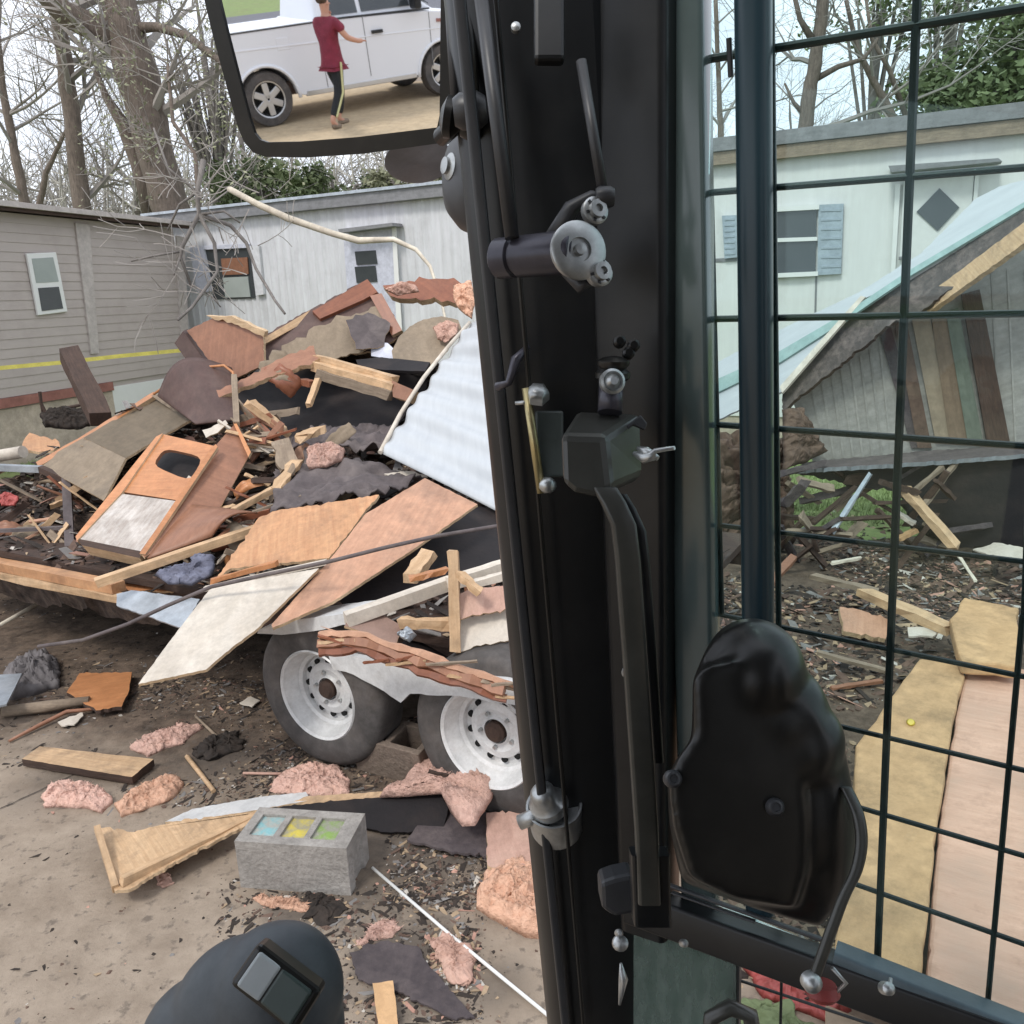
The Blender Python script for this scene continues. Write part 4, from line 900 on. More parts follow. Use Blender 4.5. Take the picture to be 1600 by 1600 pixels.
onp('left_rail', FA, [(244, 682), (254, 677), (190, 770), (120, 845), (118, 838)], [cab_or, edge], .03, oc, off=.012)
onp('bottom_rail', FA, [(116, 838), (124, 842), (224, 862), (218, 872), (128, 852)], [charred, edge], .08, oc, off=.006)
panel('side_panel', [(336, 697), (367, 662), (391, 708), (346, 790), (226, 871), (219, 862)], [cab_br, edge], .015, anchors=[(336, 697, 4.79), (367, 662, 5.05), (391, 708, 4.85), (346, 790, 4.45), (221, 864, 4.11)], parent=oc)
panel('side_edge', [(330, 700), (337, 694), (340, 698), (227, 866), (218, 865)], [cab_or, edge], .02, anchors=[(330, 700, 4.74), (340, 698, 4.74), (227, 866, 4.07), (218, 865, 4.07)], parent=oc)
panel('back_flap', [(364, 660), (370, 662), (392, 706), (388, 714)], [cab_or, edge], .02, anchors=[(364, 660, 5.0), (370, 662, 5.0), (392, 706, 4.8), (388, 714, 4.78)], parent=oc)
sheet('brown_board', [(230, 872, 4.05), (330, 838, 4.1), (402, 800, 4.2), (292, 786, 4.45)], 14, 10, cab_br, lambda u, v: .06 * sin(v * pi) * u, .012, label='bent brown board lying right of the orange cabinet', cat='board')
bm_px('lath', (300, 870, 4.0), (345, 836, 4.2), .02, .012, stickm, 'short grey lath crossing the bent brown board')
bm_px('lath', (330, 850, 4.05), (375, 812, 4.25), .02, .012, cab_br, 'short brown lath above the long fresh stud')
# dark beam standing
beam('charred_beam', P(108, 552, 7.0), P(158, 655, 6.3), .15, .12, charred, label='dark charred beam leaning up in front of the taupe home', cat='beam', rough=.08)
gr = empty('wire_rack', P(110, 650, 7.6), 'small dark wire rack and junk at the foot of the charred beam', 'rack')
vs, fs = [], []
for q in ([(62, 612), (68, 655), (150, 650), (148, 640)], [(68, 645), (130, 632), (150, 640)], [(64, 630), (80, 662), (140, 664)], [(90, 640), (96, 662)], [(110, 636), (116, 660)]): tube_data([P(x, y, 7.6) for x, y in q], .016, 6, vs, fs)
mesh('frame', vs, fs, charred, gr)
lump('shelf_junk', [(62, 648), (90, 640), (150, 642), (160, 660), (120, 672), (70, 668)], litter_m[0], .12, plane=Plane([P(62, 648, 7.6), P(150, 642, 7.6), P(120, 672, 7.4)]), parent=gr)
panel('plywood_scrap', [(36, 690), (46, 676), (92, 690), (94, 698), (60, 706), (34, 702)], [ply, edge], .02, anchors=[(36, 690, 6.4), (92, 690, 6.2), (60, 706, 6.1), (46, 676, 6.5)], jag=1.2, label='small fresh plywood scrap at the left end of the tan panel', cat='board')
tube('white_pipe', [P(-60, 722, 6.2), P(36, 706, 6.0)], .045, white_pl, label='stub of white pipe at the left edge', cat='pipe')
tb = empty('metal_table', P(60, 800, 5.2), 'black metal table at the left edge with scraps beneath', 'frame')
beam('top_rail', P(-60, 728, 5.5), P(64, 733, 5.4), .05, .04, greymetal, tb); beam('post', P(104, 750, 5.2), P(110, 868, 4.7), .05, .05, felt, tb)
beam('top_rail', P(64, 733, 5.4), P(104, 750, 5.2), .04, .04, charred, tb)
beam('low_rail', P(-60, 832, 5.0), P(110, 824, 4.85), .03, .02, felt, tb)
lump('red_rag', [(0, 776), (14, 770), (30, 778), (24, 790), (2, 790)], redpl, .05, plane=Plane([P(0, 776, 5.3), P(30, 776, 5.3), P(10, 792, 5.2)]), label='small red rag in the dark under the table frame', cat='rag')
# long studs and rail on the left
bm_px('stud', (150, 911, 3.78), (402, 826, 4.12), .055, .04, pine, 'long fresh pine stud lying from the rail up to the orange plywood', rough=.05)
bm_px('stud', (-70, 868, 4.95), (185, 918, 3.95), .075, .05, ply, 'long orange timber along the trailer edge at the far left', rough=.06)
bm_px('stud', (-70, 884, 4.9), (192, 936, 3.9), .05, .04, pine, 'splintered pale timber just below the orange timber at the far left', rough=.2)
panel('grey_flashing', [(182, 928), (205, 922), (312, 936), (286, 982), (182, 946)], [greymetal, greymetal], .01, anchors=[(182, 928, 3.9), (312, 936, 3.7), (286, 982, 3.55), (182, 946, 3.8)], jag=.8, label='crumpled galvanised flashing on the trailer edge beside the white-faced board', cat='metal sheet')
panel('board_scrap', [(188, 912), (230, 905), (318, 912), (322, 924), (200, 922)], [cab_or, edge], .015, o=.0, jag=1.5, label='orange board scrap above the galvanised flashing', cat='board')
lump('blue_rag', [(240, 898), (262, 890), (300, 882), (316, 866), (338, 870), (332, 900), (300, 914), (262, 912)], mk('dusty_blue_cloth', (.22, .23, .3), (.1, .1, .14), 12, (1, 1, 1), .9, .4), .06, plane=Plane([P(240, 898, 3.85), P(330, 870, 3.9), P(300, 914, 3.75)]), label='dusty blue-grey rag between the pine stud and the orange plywood', cat='rag')
# plywood sheets
panel('plywood_sheet', [(338, 904), (405, 808), (432, 798), (592, 773), (514, 872), (360, 888)], [ply, edge], .014, jag=1.1, anchors=[(338, 904, 3.6), (432, 798, 4.1), (592, 773, 4.05), (514, 872, 3.55)], label='orange plywood sheet lying upper left of the crossing seam', cat='plywood')
bm_px('edge_strip', (330, 908, 3.55), (432, 880, 3.56), .03, .02, cab_or, 'loose orange strip along the lower edge of the orange plywood', rough=.2)
bm_px('edge_strip', (320, 920, 3.52), (510, 878, 3.48), .03, .02, white_pl, 'thin pale strip between the orange plywood and the white-faced board', rough=.1)
panel('white_board', [(216, 1069), (262, 1006), (330, 918), (498, 888), (402, 982), (362, 1012), (322, 1046)], [white_pl, edge], .012, anchors=[(216, 1069, 2.95), (330, 918, 3.5), (498, 888, 3.44), (362, 1012, 3.06)], jag=.5, label='white-faced board hanging down to a point before the wheel', cat='board')
panel('plywood_sheet', [(664, 747), (746, 788), (646, 858), (520, 940), (426, 981), (424, 976), (514, 876), (571, 803)], [plyp, edge], .014, anchors=[(664, 747, 4.1), (746, 788, 3.85), (426, 981, 3.15), (571, 803, 3.85)], jag=.4, label='long pinkish plywood sheet running up to the corrugated sheet', cat='plywood')
# cable
tube('cable', pxpath([(60, 1010, 3.6), (130, 1000, 3.5), (200, 975, 3.45), (262, 946, 3.4), (330, 917, 3.38), (420, 897, 3.3), (512, 878, 3.25), (600, 856, 3.25), (680, 838, 3.3), (770, 823, 3.4), (860, 810, 3.5)]), .0085, felt, seg=8, label='dark grey cable strung across the plywood sheets', cat='cable')
# lower right of the pile
bm_px('roof_trim', (540, 968, 3.05), (705, 910, 3.25), .05, .05, white_pl, 'long whitish trim rail above the fender', 'trim', rough=.04)
bm_px('roof_trim', (700, 912, 3.2), (810, 878, 3.35), .05, .05, white_pl, 'short whitish trim piece behind the wooden upright', 'trim', rough=.06)
bm_px('roof_trim', (800, 896, 3.2), (735, 914, 3.15), .03, .03, white_pl, 'thin pale strip below the whitish trim beside the post', 'trim', rough=.1)
wu = empty('wooden_frame', P(720, 1000, 3.0), 'pale splintered wooden frame standing over the fender beside the post', 'frame')
beam('upright', P(708, 860, 3.1), P(712, 1018, 2.98), .04, .05, pine, wu, rough=.15)
panel('sheet', [(714, 925), (762, 918), (800, 915), (806, 948), (714, 968)], [pinkf, edge], .01, anchors=[(714, 925, 3.1), (800, 915, 3.1), (806, 948, 3.05), (714, 968, 3.0)], parent=wu, jag=1.5)
panel('sheet', [(712, 968), (806, 950), (808, 1000), (740, 1010), (712, 1020)], [white_pl, edge], .01, anchors=[(712, 968, 3.08), (806, 950, 3.08), (808, 1000, 3.0), (712, 1020, 2.96)], parent=wu, jag=2)
beam('strut', P(716, 895, 3.06), P(750, 925, 3.0), .03, .03, pine, wu, rough=.3)
bm_px('broken_stud', (640, 905, 3.35), (672, 862, 3.55), .07, .04, pine, 'pale stud stub leaning in the dark behind the trim rail', rough=.2)
bm_px('broken_stud', (622, 972, 3.05), (704, 976, 3.05), .035, .04, pine, 'yellowish splintered stud pointing at the wooden frame', rough=.3)
bm_px('broken_stud', (640, 905, 3.3), (700, 890, 3.3), .04, .02, cab_or, 'short orange splintered stud above the trim rail', rough=.3)
panel('board', [(552, 956), (590, 956), (628, 978), (618, 1010), (560, 985), (538, 978)], [mk('panel_mauve_brown', (.3, .2, .16), (.22, .14, .11), 5, (1, 1, 1), .7, .1, dirt=.3), edge], .012, anchors=[(552, 956, 3.12), (628, 978, 3.06), (618, 1010, 2.98), (538, 978, 3.02)], label='mauve-brown flap between the trim rail and the splintered beam', cat='panel')
beamp = [P(500, 1008, 2.86), P(560, 1006, 2.84), P(640, 1030, 2.78), P(720, 1056, 2.72), P(808, 1086, 2.66)]
rb = empty('splintered_beam', beamp[0], 'long splintered reddish beam lying on the white fender', 'beam')
for k, (dz, w_, m) in enumerate(((.03, .03, plyp), (.0, .045, cab_br), (-.028, .035, red_br), (.012, .02, pine))):
    pts = []; rj = random.Random(k + 5)
    for i in range(len(beamp) - 1):
        for t in range(5): pts.append(beamp[i].lerp(beamp[i + 1], t / 5) + V((rj.uniform(-.006, .006), -.004 * k + rj.uniform(-.006, .006), dz + rj.uniform(-.006, .006) + .012 * math.exp(-(i + t / 5 - 1) ** 2))))
    if k == 3: pts = pts[:6]
    vs, fs = [], []; tube_data(pts, [w_ * rj.uniform(.38, .62) for _q in pts], 5, vs, fs); mesh('strand', vs, fs, m, rb)
for k in range(9):
    a_ = beamp[0].lerp(beamp[-1], rnd.uniform(0, .95)) + V((0, -.02, rnd.uniform(-.03, .05))); beam('splinter', a_, a_ + V((rnd.uniform(.06, .2), rnd.uniform(-.03, .01), rnd.uniform(-.06, .03))), .012, .008, rnd.choice([pine, stickm, red_br]), rb, rough=.3)
sheet('thin_sheet', [(500, 978, 2.95), (560, 1006, 2.9), (806, 1078, 2.66), (804, 1066, 2.7)], 30, 4, plyp, lambda u, v: .02 * sin(u * 4), .006, rb)
lump('dirt_clod', [(620, 990), (640, 980), (652, 992), (640, 1004)], greymetal, .03, plane=Plane([P(620, 990, 2.98), P(650, 985, 2.98), P(640, 1004, 2.95)]), label='small crumpled foil scrap under the yellowish stud', cat='scrap')
panel('black_sheet', [(640, 990), (704, 985), (806, 1015), (806, 1068), (700, 1040), (620, 1012)], [tarp, tarp], .01, anchors=[(640, 990, 3.3), (704, 985, 3.35), (806, 1068, 3.1), (620, 1012, 3.15)], jag=2, label='black torn plastic behind the splintered beam', cat='sheeting')
panel('black_sheet', [(520, 930), (640, 862), (745, 792), (800, 800), (800, 900), (700, 905), (560, 960)], [tarp, tarp], .01, anchors=[(520, 930, 3.5), (745, 792, 4.1), (800, 900, 3.7), (560, 960, 3.4)], jag=1, label='black plastic sheet under the pinkish plywood', cat='sheeting')

lr_ = random.Random(41)
for i in range(80):
    x, y = lr_.choice([(lr_.uniform(380, 560), lr_.uniform(690, 800)), (lr_.uniform(380, 430), lr_.uniform(640, 700)), (lr_.uniform(240, 420), lr_.uniform(820, 900)), (lr_.uniform(560, 790), lr_.uniform(880, 1010)), (lr_.uniform(10, 130), lr_.uniform(760, 860)), (lr_.uniform(300, 420), lr_.uniform(660, 820))])
    c = P(x, y, D(x, y) + lr_.uniform(-.06, .14)); a = lr_.uniform(-.9, .9); l_ = lr_.uniform(.12, .42); d = V((cos(a), lr_.uniform(-.5, .5), sin(a))).normalized()
    beam('lath', c - d * l_ / 2, c + d * l_ / 2, lr_.uniform(.012, .05), .012, lr_.choice([pine, stickm, cab_br, red_br, plyp, pine, charred, white_pl]), label='loose splintered lath sticking out of the wreck pile on the trailer', cat='lath', group='loose splintered laths strewn over the wreck', rough=.25, roll=lr_.uniform(0, 3))

for i in range(26):
    x, y = lr_.choice([(lr_.uniform(380, 560), lr_.uniform(680, 790)), (lr_.uniform(420, 480), lr_.uniform(560, 600)), (lr_.uniform(250, 410), lr_.uniform(830, 890)), (lr_.uniform(640, 790), lr_.uniform(930, 1010)), (lr_.uniform(0, 120), lr_.uniform(760, 850)), (lr_.uniform(300, 420), lr_.uniform(660, 800)), (lr_.uniform(660, 760), lr_.uniform(830, 900))])
    c = P(x, y, D(x, y) + lr_.uniform(-.05, .14)); a = lr_.uniform(-.8, .9); l_ = lr_.uniform(.1, .26); w2_ = lr_.uniform(.05, .14); d = V((cos(a), lr_.uniform(-.4, .4), sin(a))).normalized(); e = d.cross(V((lr_.uniform(-.5, .5), -1, lr_.uniform(.2, 1)))).normalized(); cu = lr_.uniform(.01, .05)
    sheet('torn_veneer', [c - d * l_ / 2 - e * w2_ / 2, c + d * l_ / 2 - e * w2_ / 2, c + d * l_ / 2 + e * w2_ / 2, c - d * l_ / 2 + e * w2_ / 2], 10, 5, lr_.choice([cab_br, red_br, dk_br, tan, cab_or, felt, plyp]), lambda u, v, q=cu: q * sin(u * pi) + .01 * sin(v * 9 + u * 4), .004, label='curled piece of torn brown veneer lying in the wreck pile', cat='veneer', group='torn veneer pieces strewn over the wreck', fray=.05)

# ------------------------------------------------------------------ things lying on the ground, left
a, b = G(366, 1314, .19), G(541, 1326, .19); a.z = b.z = 0; dx = (b - a); LB = .4; dx.normalize(); dy = V((-dx.y, dx.x, 0))
mid = (a + b) / 2 ; cbk = empty('cinder_block', mid + dy * .1, 'grey cinder block with cyan, yellow and green painted cores, on the concrete', 'cinder block')
def block(parent):
    f = Matrix(((dx.x, dy.x, 0, mid.x), (dx.y, dy.y, 0, mid.y), (0, 0, 1, 0), (0, 0, 0, 1)))
    L2, W2, H = (b - a).length / 2, .2, .19; xs = [-L2, -L2 + .035, -L2 + .13, -L2 + .155, L2 - .155, L2 - .13, L2 - .035, L2]; 
    if xs[4] < xs[3]: pass
    th = (2 * L2 - .14) / 3; xs = [-L2]
    for k in range(3): xs += [-L2 + .035 + k * (th + .0235), -L2 + .035 + k * (th + .0235) + th]
    xs.append(L2); ys = [0, .04, W2 - .04, W2]; vs, fs = [], []
    def q(p): vs.append(f @ V(p)); return len(vs) - 1
    for i in range(len(xs) - 1):
        for j in range(3):
            hole = (i % 2 == 1) and j == 1
            if not hole: fs.append([q((xs[i], ys[j], H)), q((xs[i + 1], ys[j], H)), q((xs[i + 1], ys[j + 1], H)), q((xs[i], ys[j + 1], H))])
            else:
                c = [(xs[i], ys[1]), (xs[i + 1], ys[1]), (xs[i + 1], ys[2]), (xs[i], ys[2])]
                for k in range(4): u, v = c[k], c[(k + 1) % 4]; fs.append([q((*u, H)), q((*v, H)), q((*v, H - .014)), q((*u, H - .014))])
                m = len(vs); mesh('core', [f @ V((*u, H - .011)) for u in c], [[0, 1, 2, 3]], [cyan, yelp, grnp][i // 2], parent)
    c = [(-L2, 0), (L2, 0), (L2, .05), (L2 - .012, .06), (L2 - .012, W2 - .06), (L2, W2 - .05), (L2, W2), (-L2, W2)]
    # outer shell with the end groove
    for k in range(len(c)): u, v = c[k], c[(k + 1) % len(c)]; fs.append([q((*u, 0)), q((*v, 0)), q((*v, H)), q((*u, H))])
    o = mesh('body', vs, fs, cinder, parent, f)
    bm = bmesh.new(); bm.from_mesh(o.data); bmesh.ops.remove_doubles(bm, verts=bm.verts, dist=.0005); bmesh.ops.recalc_face_normals(bm, faces=bm.faces); bm.to_mesh(o.data); bm.free()
block(cbk)
# splayed wooden sheet with the shade under it as a black panel
ws = empty('broken_door_skin', G(180, 1390), 'broken door skin with a pale wooden end, propped behind the cinder block', 'panel')
panel('wood_face', [(151, 1296), (172, 1292), (205, 1300), (258, 1288), (300, 1280), (420, 1266), (395, 1284), (330, 1318), (262, 1352), (205, 1388), (180, 1392)], [pine, edge], .012, anchors=[(151, 1296, 2.76), (180, 1392, 2.46), (262, 1352, 2.53), (420, 1266, 2.9)], parent=ws, jag=1.2)
beam('end_batten', P(152, 1294, 2.74), P(181, 1389, 2.45), .022, .03, pine, ws, rough=.05)
bm_px('stringer', (190, 1377, 2.46), (400, 1276, 2.85), .03, .03, pine, None, None, parent=ws, rough=.15)
panel('white_face', [(258, 1284), (300, 1264), (400, 1246), (478, 1237), (486, 1250), (420, 1262), (300, 1282)], [wpaint, edge], .01, anchors=[(258, 1284, 2.93), (400, 1246, 3.05), (486, 1250, 3.0), (300, 1282, 2.9)], parent=ws, jag=.6)
panel('underside_shade', [(424, 1262), (560, 1248), (690, 1240), (700, 1262), (692, 1300), (600, 1300), (470, 1272), (400, 1282)], [tarp, tarp], .01, anchors=[(424, 1262, 2.95), (690, 1240, 2.93), (690, 1300, 2.78), (400, 1282, 2.88)], parent=ws, jag=1)  # black panel painted for the shadow under the sheet
panel('long_edge', [(480, 1244), (610, 1236), (690, 1230), (690, 1240), (560, 1250), (430, 1264)], [pine, edge], .02, anchors=[(480, 1244, 3.0), (690, 1230, 2.95), (690, 1240, 2.94), (430, 1264, 2.98)], parent=ws, jag=.8)
panel('shingle_sheet', [(636, 1312), (682, 1252), (762, 1270), (762, 1338), (700, 1328)], [shing, shing], .01, ground=.03, jag=1.5, label='dark brown shingle sheet under the pink flap', cat='shingle')
pink_l = [([(205, 1172), (222, 1152), (240, 1146), (262, 1148), (285, 1130), (318, 1138), (300, 1150), (285, 1164), (258, 1170), (230, 1184)], pink, .05, 'pink insulation wisp between the plank and the wheel'),
    ([(66, 1246), (80, 1230), (112, 1228), (145, 1232), (160, 1236), (176, 1256), (160, 1272), (138, 1264), (110, 1262), (72, 1262)], pink, .075, 'lumpy pink insulation tuft farthest left on the concrete'),
    ([(180, 1260), (205, 1236), (240, 1220), (275, 1214), (286, 1226), (275, 1246), (240, 1262), (190, 1278)], orins, .06, 'rolled peach insulation tuft right of the lumpy pink one'),
    ([(418, 1238), (440, 1210), (480, 1196), (530, 1200), (548, 1222), (545, 1244), (480, 1246)], pink, .06, 'pink insulation mat behind the white strip, left of the brick-like clod'),
    ([(555, 1472), (580, 1452), (612, 1436), (626, 1450), (612, 1466), (580, 1472), (560, 1480)], pink, .03, 'small pink insulation scrap beside the dark shingle'),
    ([(242, 1372), (262, 1366), (270, 1382), (254, 1388)], pinkf, .03, 'tiny pink crumb by the wooden end of the door skin'),
    ([(394, 1404), (430, 1402), (478, 1412), (490, 1420), (470, 1426), (410, 1414)], orins, .02, 'thin orange dust streak along the front of the cinder block')]
for q, m, h, lb in pink_l: lump('insulation', q, m, h, label=lb, cat='insulation', rings=12)
lump('insulation', [(590, 1246), (630, 1222), (652, 1196), (690, 1186), (740, 1188), (776, 1202), (778, 1226), (758, 1268), (742, 1290), (722, 1290), (704, 1270), (690, 1240), (640, 1244)], pink, .1, plane=Plane([P(590, 1246, 2.98), P(776, 1200, 3.0), P(740, 1290, 2.7), P(650, 1196, 3.1)]), fluff=.6, label='big pink insulation flap folded over before the second wheel', cat='insulation', rings=14, n_out=90)
bm_px('twig', (668, 1205, 2.78), (700, 1212, 2.76), .012, .012, charred, 'black charred chip lying on the big pink flap', 'chip', rough=.4)
lump('insulation', [(745, 1420), (756, 1372), (800, 1352), (860, 1350), (870, 1470), (820, 1464), (780, 1445)], orins, .12, fluff=.9, label='bright orange insulation heap beside the foot of the post', cat='insulation', rings=14, n_out=80)
panel('insulation_board', [(760, 1270), (840, 1262), (845, 1345), (790, 1360), (762, 1352)], [pinkf, edge], .03, ground=.06, jag=2, label='dirty pinkish board beside the zinc bolt of the post', cat='board')
# cinder block behind, brown
bx = empty('cinder_block', G(620, 1235), 'dirty brown cinder block lying between the two trailer wheels', 'cinder block')
f0 = Matrix.Translation(G(612, 1232) + V((.02, .14, .1))) @ Matrix.Rotation(-.5, 4, 'Z') @ Matrix.Rotation(.15, 4, 'X')
cinb = mk('brown_cinder_block', (.24, .185, .145), (.13, .1, .08), 40, (1, 1, 1), .95, .6, dirt=.4, dc=(.1, .08, .06))
vs, fs = [], []
def shell(f, sx, sy, sz, mat, parent, t=.03):
    for c, s in (((0, -sy / 2 + t / 2, 0), (sx, t, sz)), ((0, sy / 2 - t / 2, 0), (sx, t, sz)), ((-sx / 2 + t / 2, 0, 0), (t, sy - 2 * t, sz)), ((sx / 2 - t / 2, 0, 0), (t, sy - 2 * t, sz)), ((0, 0, 0), (t, sy - 2 * t, sz))):
        g = f @ Matrix.Translation(c); box('block_wall' if c[0] or c[1] else 'web', None, *s, mat, parent, frame=g, bev=.004)
shell(f0, .36, .18, .18, cinb, bx)
pk = empty('plank', G(130, 1190), 'pale sawn plank lying flat on the concrete at the left', 'plank')
panel('plank_body', [(34, 1186), (62, 1166), (240, 1186), (206, 1214)], [pine, charred], .035, ground=.045, parent=pk)
panel('brown_board', [(104, 1082), (124, 1052), (206, 1050), (202, 1078), (190, 1104), (150, 1110)], [cab_or, charred], .02, ground=.05, jag=1, label='square brown board lying on the dirt at the left', cat='board')
tube('log_stick', [G(6, 1112, .03), G(70, 1104, .04), G(140, 1094, .05)], [.03, .032, .022], stickm, seg=7, label='thick split stick lying before the square brown board', cat='stick')
tube('stick', [G(14, 1158, .012), G(60, 1134, .02), G(104, 1112, .03), G(186, 1104, .03)], [.007, .011, .011, .006], cab_br, seg=6, label='thin reddish stick pointing down-left below the thick split stick', cat='stick')
tube('stick', [G(292, 1182, .012), G(334, 1236, .012)], [.011, .01], pine, seg=6, label='short pale stick right of the plank, above the peach tuft', cat='stick')
tube('stick', [G(305, 1118, .02), G(340, 1152, .012)], [.006, .008], stickm, seg=6, label='thin grey stick lying against the pink wisp', cat='stick')
tube('stick', [G(-10, 982, .1), G(58, 944, .16)], [.012, .015], palewood, seg=6, label='pale stick poking up at the left below the timbers', cat='stick')
tube('stick', [G(380, 1208, .012), G(440, 1209, .012)], [.006, .007], pinkf, seg=6, label='thin pinkish stick above the white strip', cat='stick')
panel('white_scrap', [(90, 1128), (118, 1118), (128, 1110), (130, 1118), (116, 1132), (96, 1134)], [white_pl, white_pl], .006, ground=.02, jag=1, label='curled white scrap below the square brown board', cat='scrap')
panel('white_scrap', [(374, 1098), (392, 1088), (406, 1094), (394, 1104)], [white_pl, white_pl], .006, ground=.02, jag=1, label='small white scrap left of the front wheel', cat='scrap')
lump('grey_tarp', [(8, 1060), (30, 1034), (70, 1026), (96, 1040), (94, 1076), (50, 1086), (16, 1096)], mk('dull_grey_tarp', (.16, .145, .145), (.09, .08, .08), 8, (1, 1, 1), .8, .4), .14, label='dull grey tarp heap on the dirt at the left', cat='tarp')
panel('metal_scrap', [(-40, 1056), (34, 1052), (10, 1100), (-40, 1112)], [greymetal, greymetal], .01, ground=.14, label='grey metal scrap at the left edge below the timbers', cat='metal sheet')
rod = empty('rod', G(640, 1400), 'thin white rod lying diagonally from the cinder block to the post foot', 'rod')
tube('rod_body', [G(582, 1356, .02), G(705, 1462, .012), G(790, 1532, .012), G(868, 1596, .012), G(960, 1670, .012)], .0055, vinylw, rod, seg=8)
panel('shingle_sheet', [(546, 1488), (600, 1470), (652, 1478), (664, 1500), (700, 1540), (742, 1590), (700, 1588), (640, 1556), (560, 1530)], [shing, shing], .006, ground=.012, jag=2, label='purplish dark shingle lying flat below the small pink scrap', cat='shingle')
panel('yellow_board', [(582, 1536), (614, 1532), (622, 1600), (592, 1606)], [yelins, edge], .012, ground=.035, jag=.8, label='short yellowish board stub at the bottom edge of the view', cat='board')
lump('leaf_litter', [(672, 1480), (690, 1460), (716, 1464), (746, 1500), (730, 1545), (700, 1530), (684, 1500)], pinkf, .03, fluff=1.4, label='clump of brown leaves and pink fluff over the white rod', cat='leaf litter')
litter('leaf_bits', 'orange-brown leaf bits around the white rod', 260, rg([(670, 1460, 750, 1550, 1)]), (1, 3, 3, 0, 1, 3), .004, .014, 9)
lump('dark_clump', [(300, 1178), (330, 1150), (372, 1148), (380, 1170), (340, 1186), (310, 1192)], litter_m[0], .05, fluff=1.6, label='black clump of rotted leaves beside the pale stick', cat='clump')
lump('dark_clump', [(470, 1400), (500, 1392), (540, 1410), (530, 1440), (505, 1450), (480, 1430)], litter_m[0], .02, fluff=1.8, label='crumbled black clod just below the corner of the cinder block', cat='clump')

# ------------------------------------------------------------------ the wreck seen through the cab window
def A3(*q): return [P(*a) for a in q]
lr = empty('collapsed_roof', P(1400, 600, 6.2), 'collapsed trailer roof and grey wall with a white metal edge, leaning behind the cab window', 'wreck')
RA = [(1110, 620, 6.6), (1345, 460, 6.2), (1610, 300, 5.4), (1222, 612, 6.3)]
panel('roof_sheet', [(1090, 582), (1219, 515), (1345, 455), (1440, 395), (1525, 310), (1560, 292), (1640, 270), (1640, 300), (1418, 437), (1350, 466), (1222, 612), (1155, 640), (1090, 672)], [wmetal, wmetal], .02, anchors=RA, parent=lr, jag=.6)
RP = Plane(A3(*RA))
onp('trim', RP, [(1090, 606), (1219, 548), (1322, 488), (1424, 420), (1640, 292), (1640, 300), (1424, 430), (1322, 500), (1219, 566), (1090, 628)], [teal, teal], .02, lr, off=.02)
onp('trim', RP, [(1218, 604), (1345, 462), (1352, 464), (1222, 614)], [white_pl, white_pl], .02, lr, off=.022)
panel('felt_fascia', [(1222, 612), (1350, 466), (1418, 437), (1500, 382), (1640, 296), (1640, 345), (1500, 440), (1440, 486), (1400, 500), (1330, 556), (1240, 626), (1224, 642)], [mk('tarpaper', (.13, .105, .095), (.06, .05, .048), 16, (1, 1, 1), .9, .5, dirt=.5, dc=(.26, .2, .18), dsc=8), charred], .03, anchors=[(1222, 612, 6.25), (1350, 466, 6.15), (1640, 300, 5.35), (1240, 626, 6.2)], parent=lr, jag=1.5)
panel('rafter', [(1436, 470), (1640, 318), (1640, 350), (1600, 380), (1450, 488)], [pine, edge], .06, anchors=[(1436, 470, 5.75), (1640, 330, 5.2), (1600, 380, 5.25), (1450, 488, 5.7)], parent=lr, jag=.6)
WA = [(1240, 620, 6.35), (1620, 380, 5.8), (1620, 705, 5.7), (1260, 715, 6.2)]
WP = Plane(A3(*WA))
panel('wall_sheet', [(1236, 624), (1330, 548), (1400, 496), (1450, 480), (1640, 350), (1640, 712), (1270, 722), (1262, 690), (1244, 640)], [corr, corr], .02, anchors=WA, parent=lr)
for i, (x0, x1, y0, y1, w_, m, nm) in enumerate([(1372, 1424, 510, 700, 22, shing, 'stud'), (1398, 1434, 504, 700, 22, litter_m[1], 'stud'), (1425, 1462, 500, 690, 34, tan, 'plank'), (1455, 1484, 494, 690, 30, mk('dark_tan_plank', (.2, .14, .095), (.13, .09, .06), 4, (1, 8, 1), .8, .1), 'plank'),
                                                 (1478, 1512, 488, 690, 24, grnplank, 'plank'), (1502, 1542, 460, 690, 36, charred, 'stud')]):
    onp(nm, WP, [(x0, y0), (x0 + w_ * .8, y0 - 8), (x1 + w_, y1), (x1, y1)], [m, m], .03, lr, off=.02 + .008 * i)
for k in range(9):
    x = 1268 + k * 15; y0 = 600 - (x - 1268) * .72
    onp('batten', WP, [(x, y0 + 10), (x + 3, y0 + 8), (x + 22, 716), (x + 19, 716)], [corr, corr], .012, lr, off=.006)
for x in (1560, 1585, 1612): onp('batten', WP, [(x - 12, 420), (x - 9, 420), (x + 4, 700), (x + 1, 700)], [corr, corr], .012, lr, off=.006)
lf = empty('trailer_floor', P(1450, 720, 5.8), 'torn trailer floor with a pale ledge over a black void, under the grey wall', 'wreck')
panel('ledge', [(1228, 735), (1262, 722), (1440, 705), (1640, 692), (1640, 706), (1440, 722)], [felt, greymetal], .03, anchors=[(1228, 735, 5.9), (1262, 722, 6.1), (1640, 692, 5.6), (1640, 706, 5.5)], parent=lf, jag=.8)
panel('underside_shade', [(1236, 738), (1440, 722), (1640, 706), (1640, 868), (1590, 862), (1540, 852), (1500, 856), (1440, 800), (1400, 770), (1330, 760), (1290, 748)], [tarp, tarp], .02, anchors=[(1236, 738, 6.0), (1640, 706, 5.55), (1640, 868, 5.4), (1440, 800, 5.8)], parent=lf, jag=2)  # black panel stands for the shade in the void below the floor
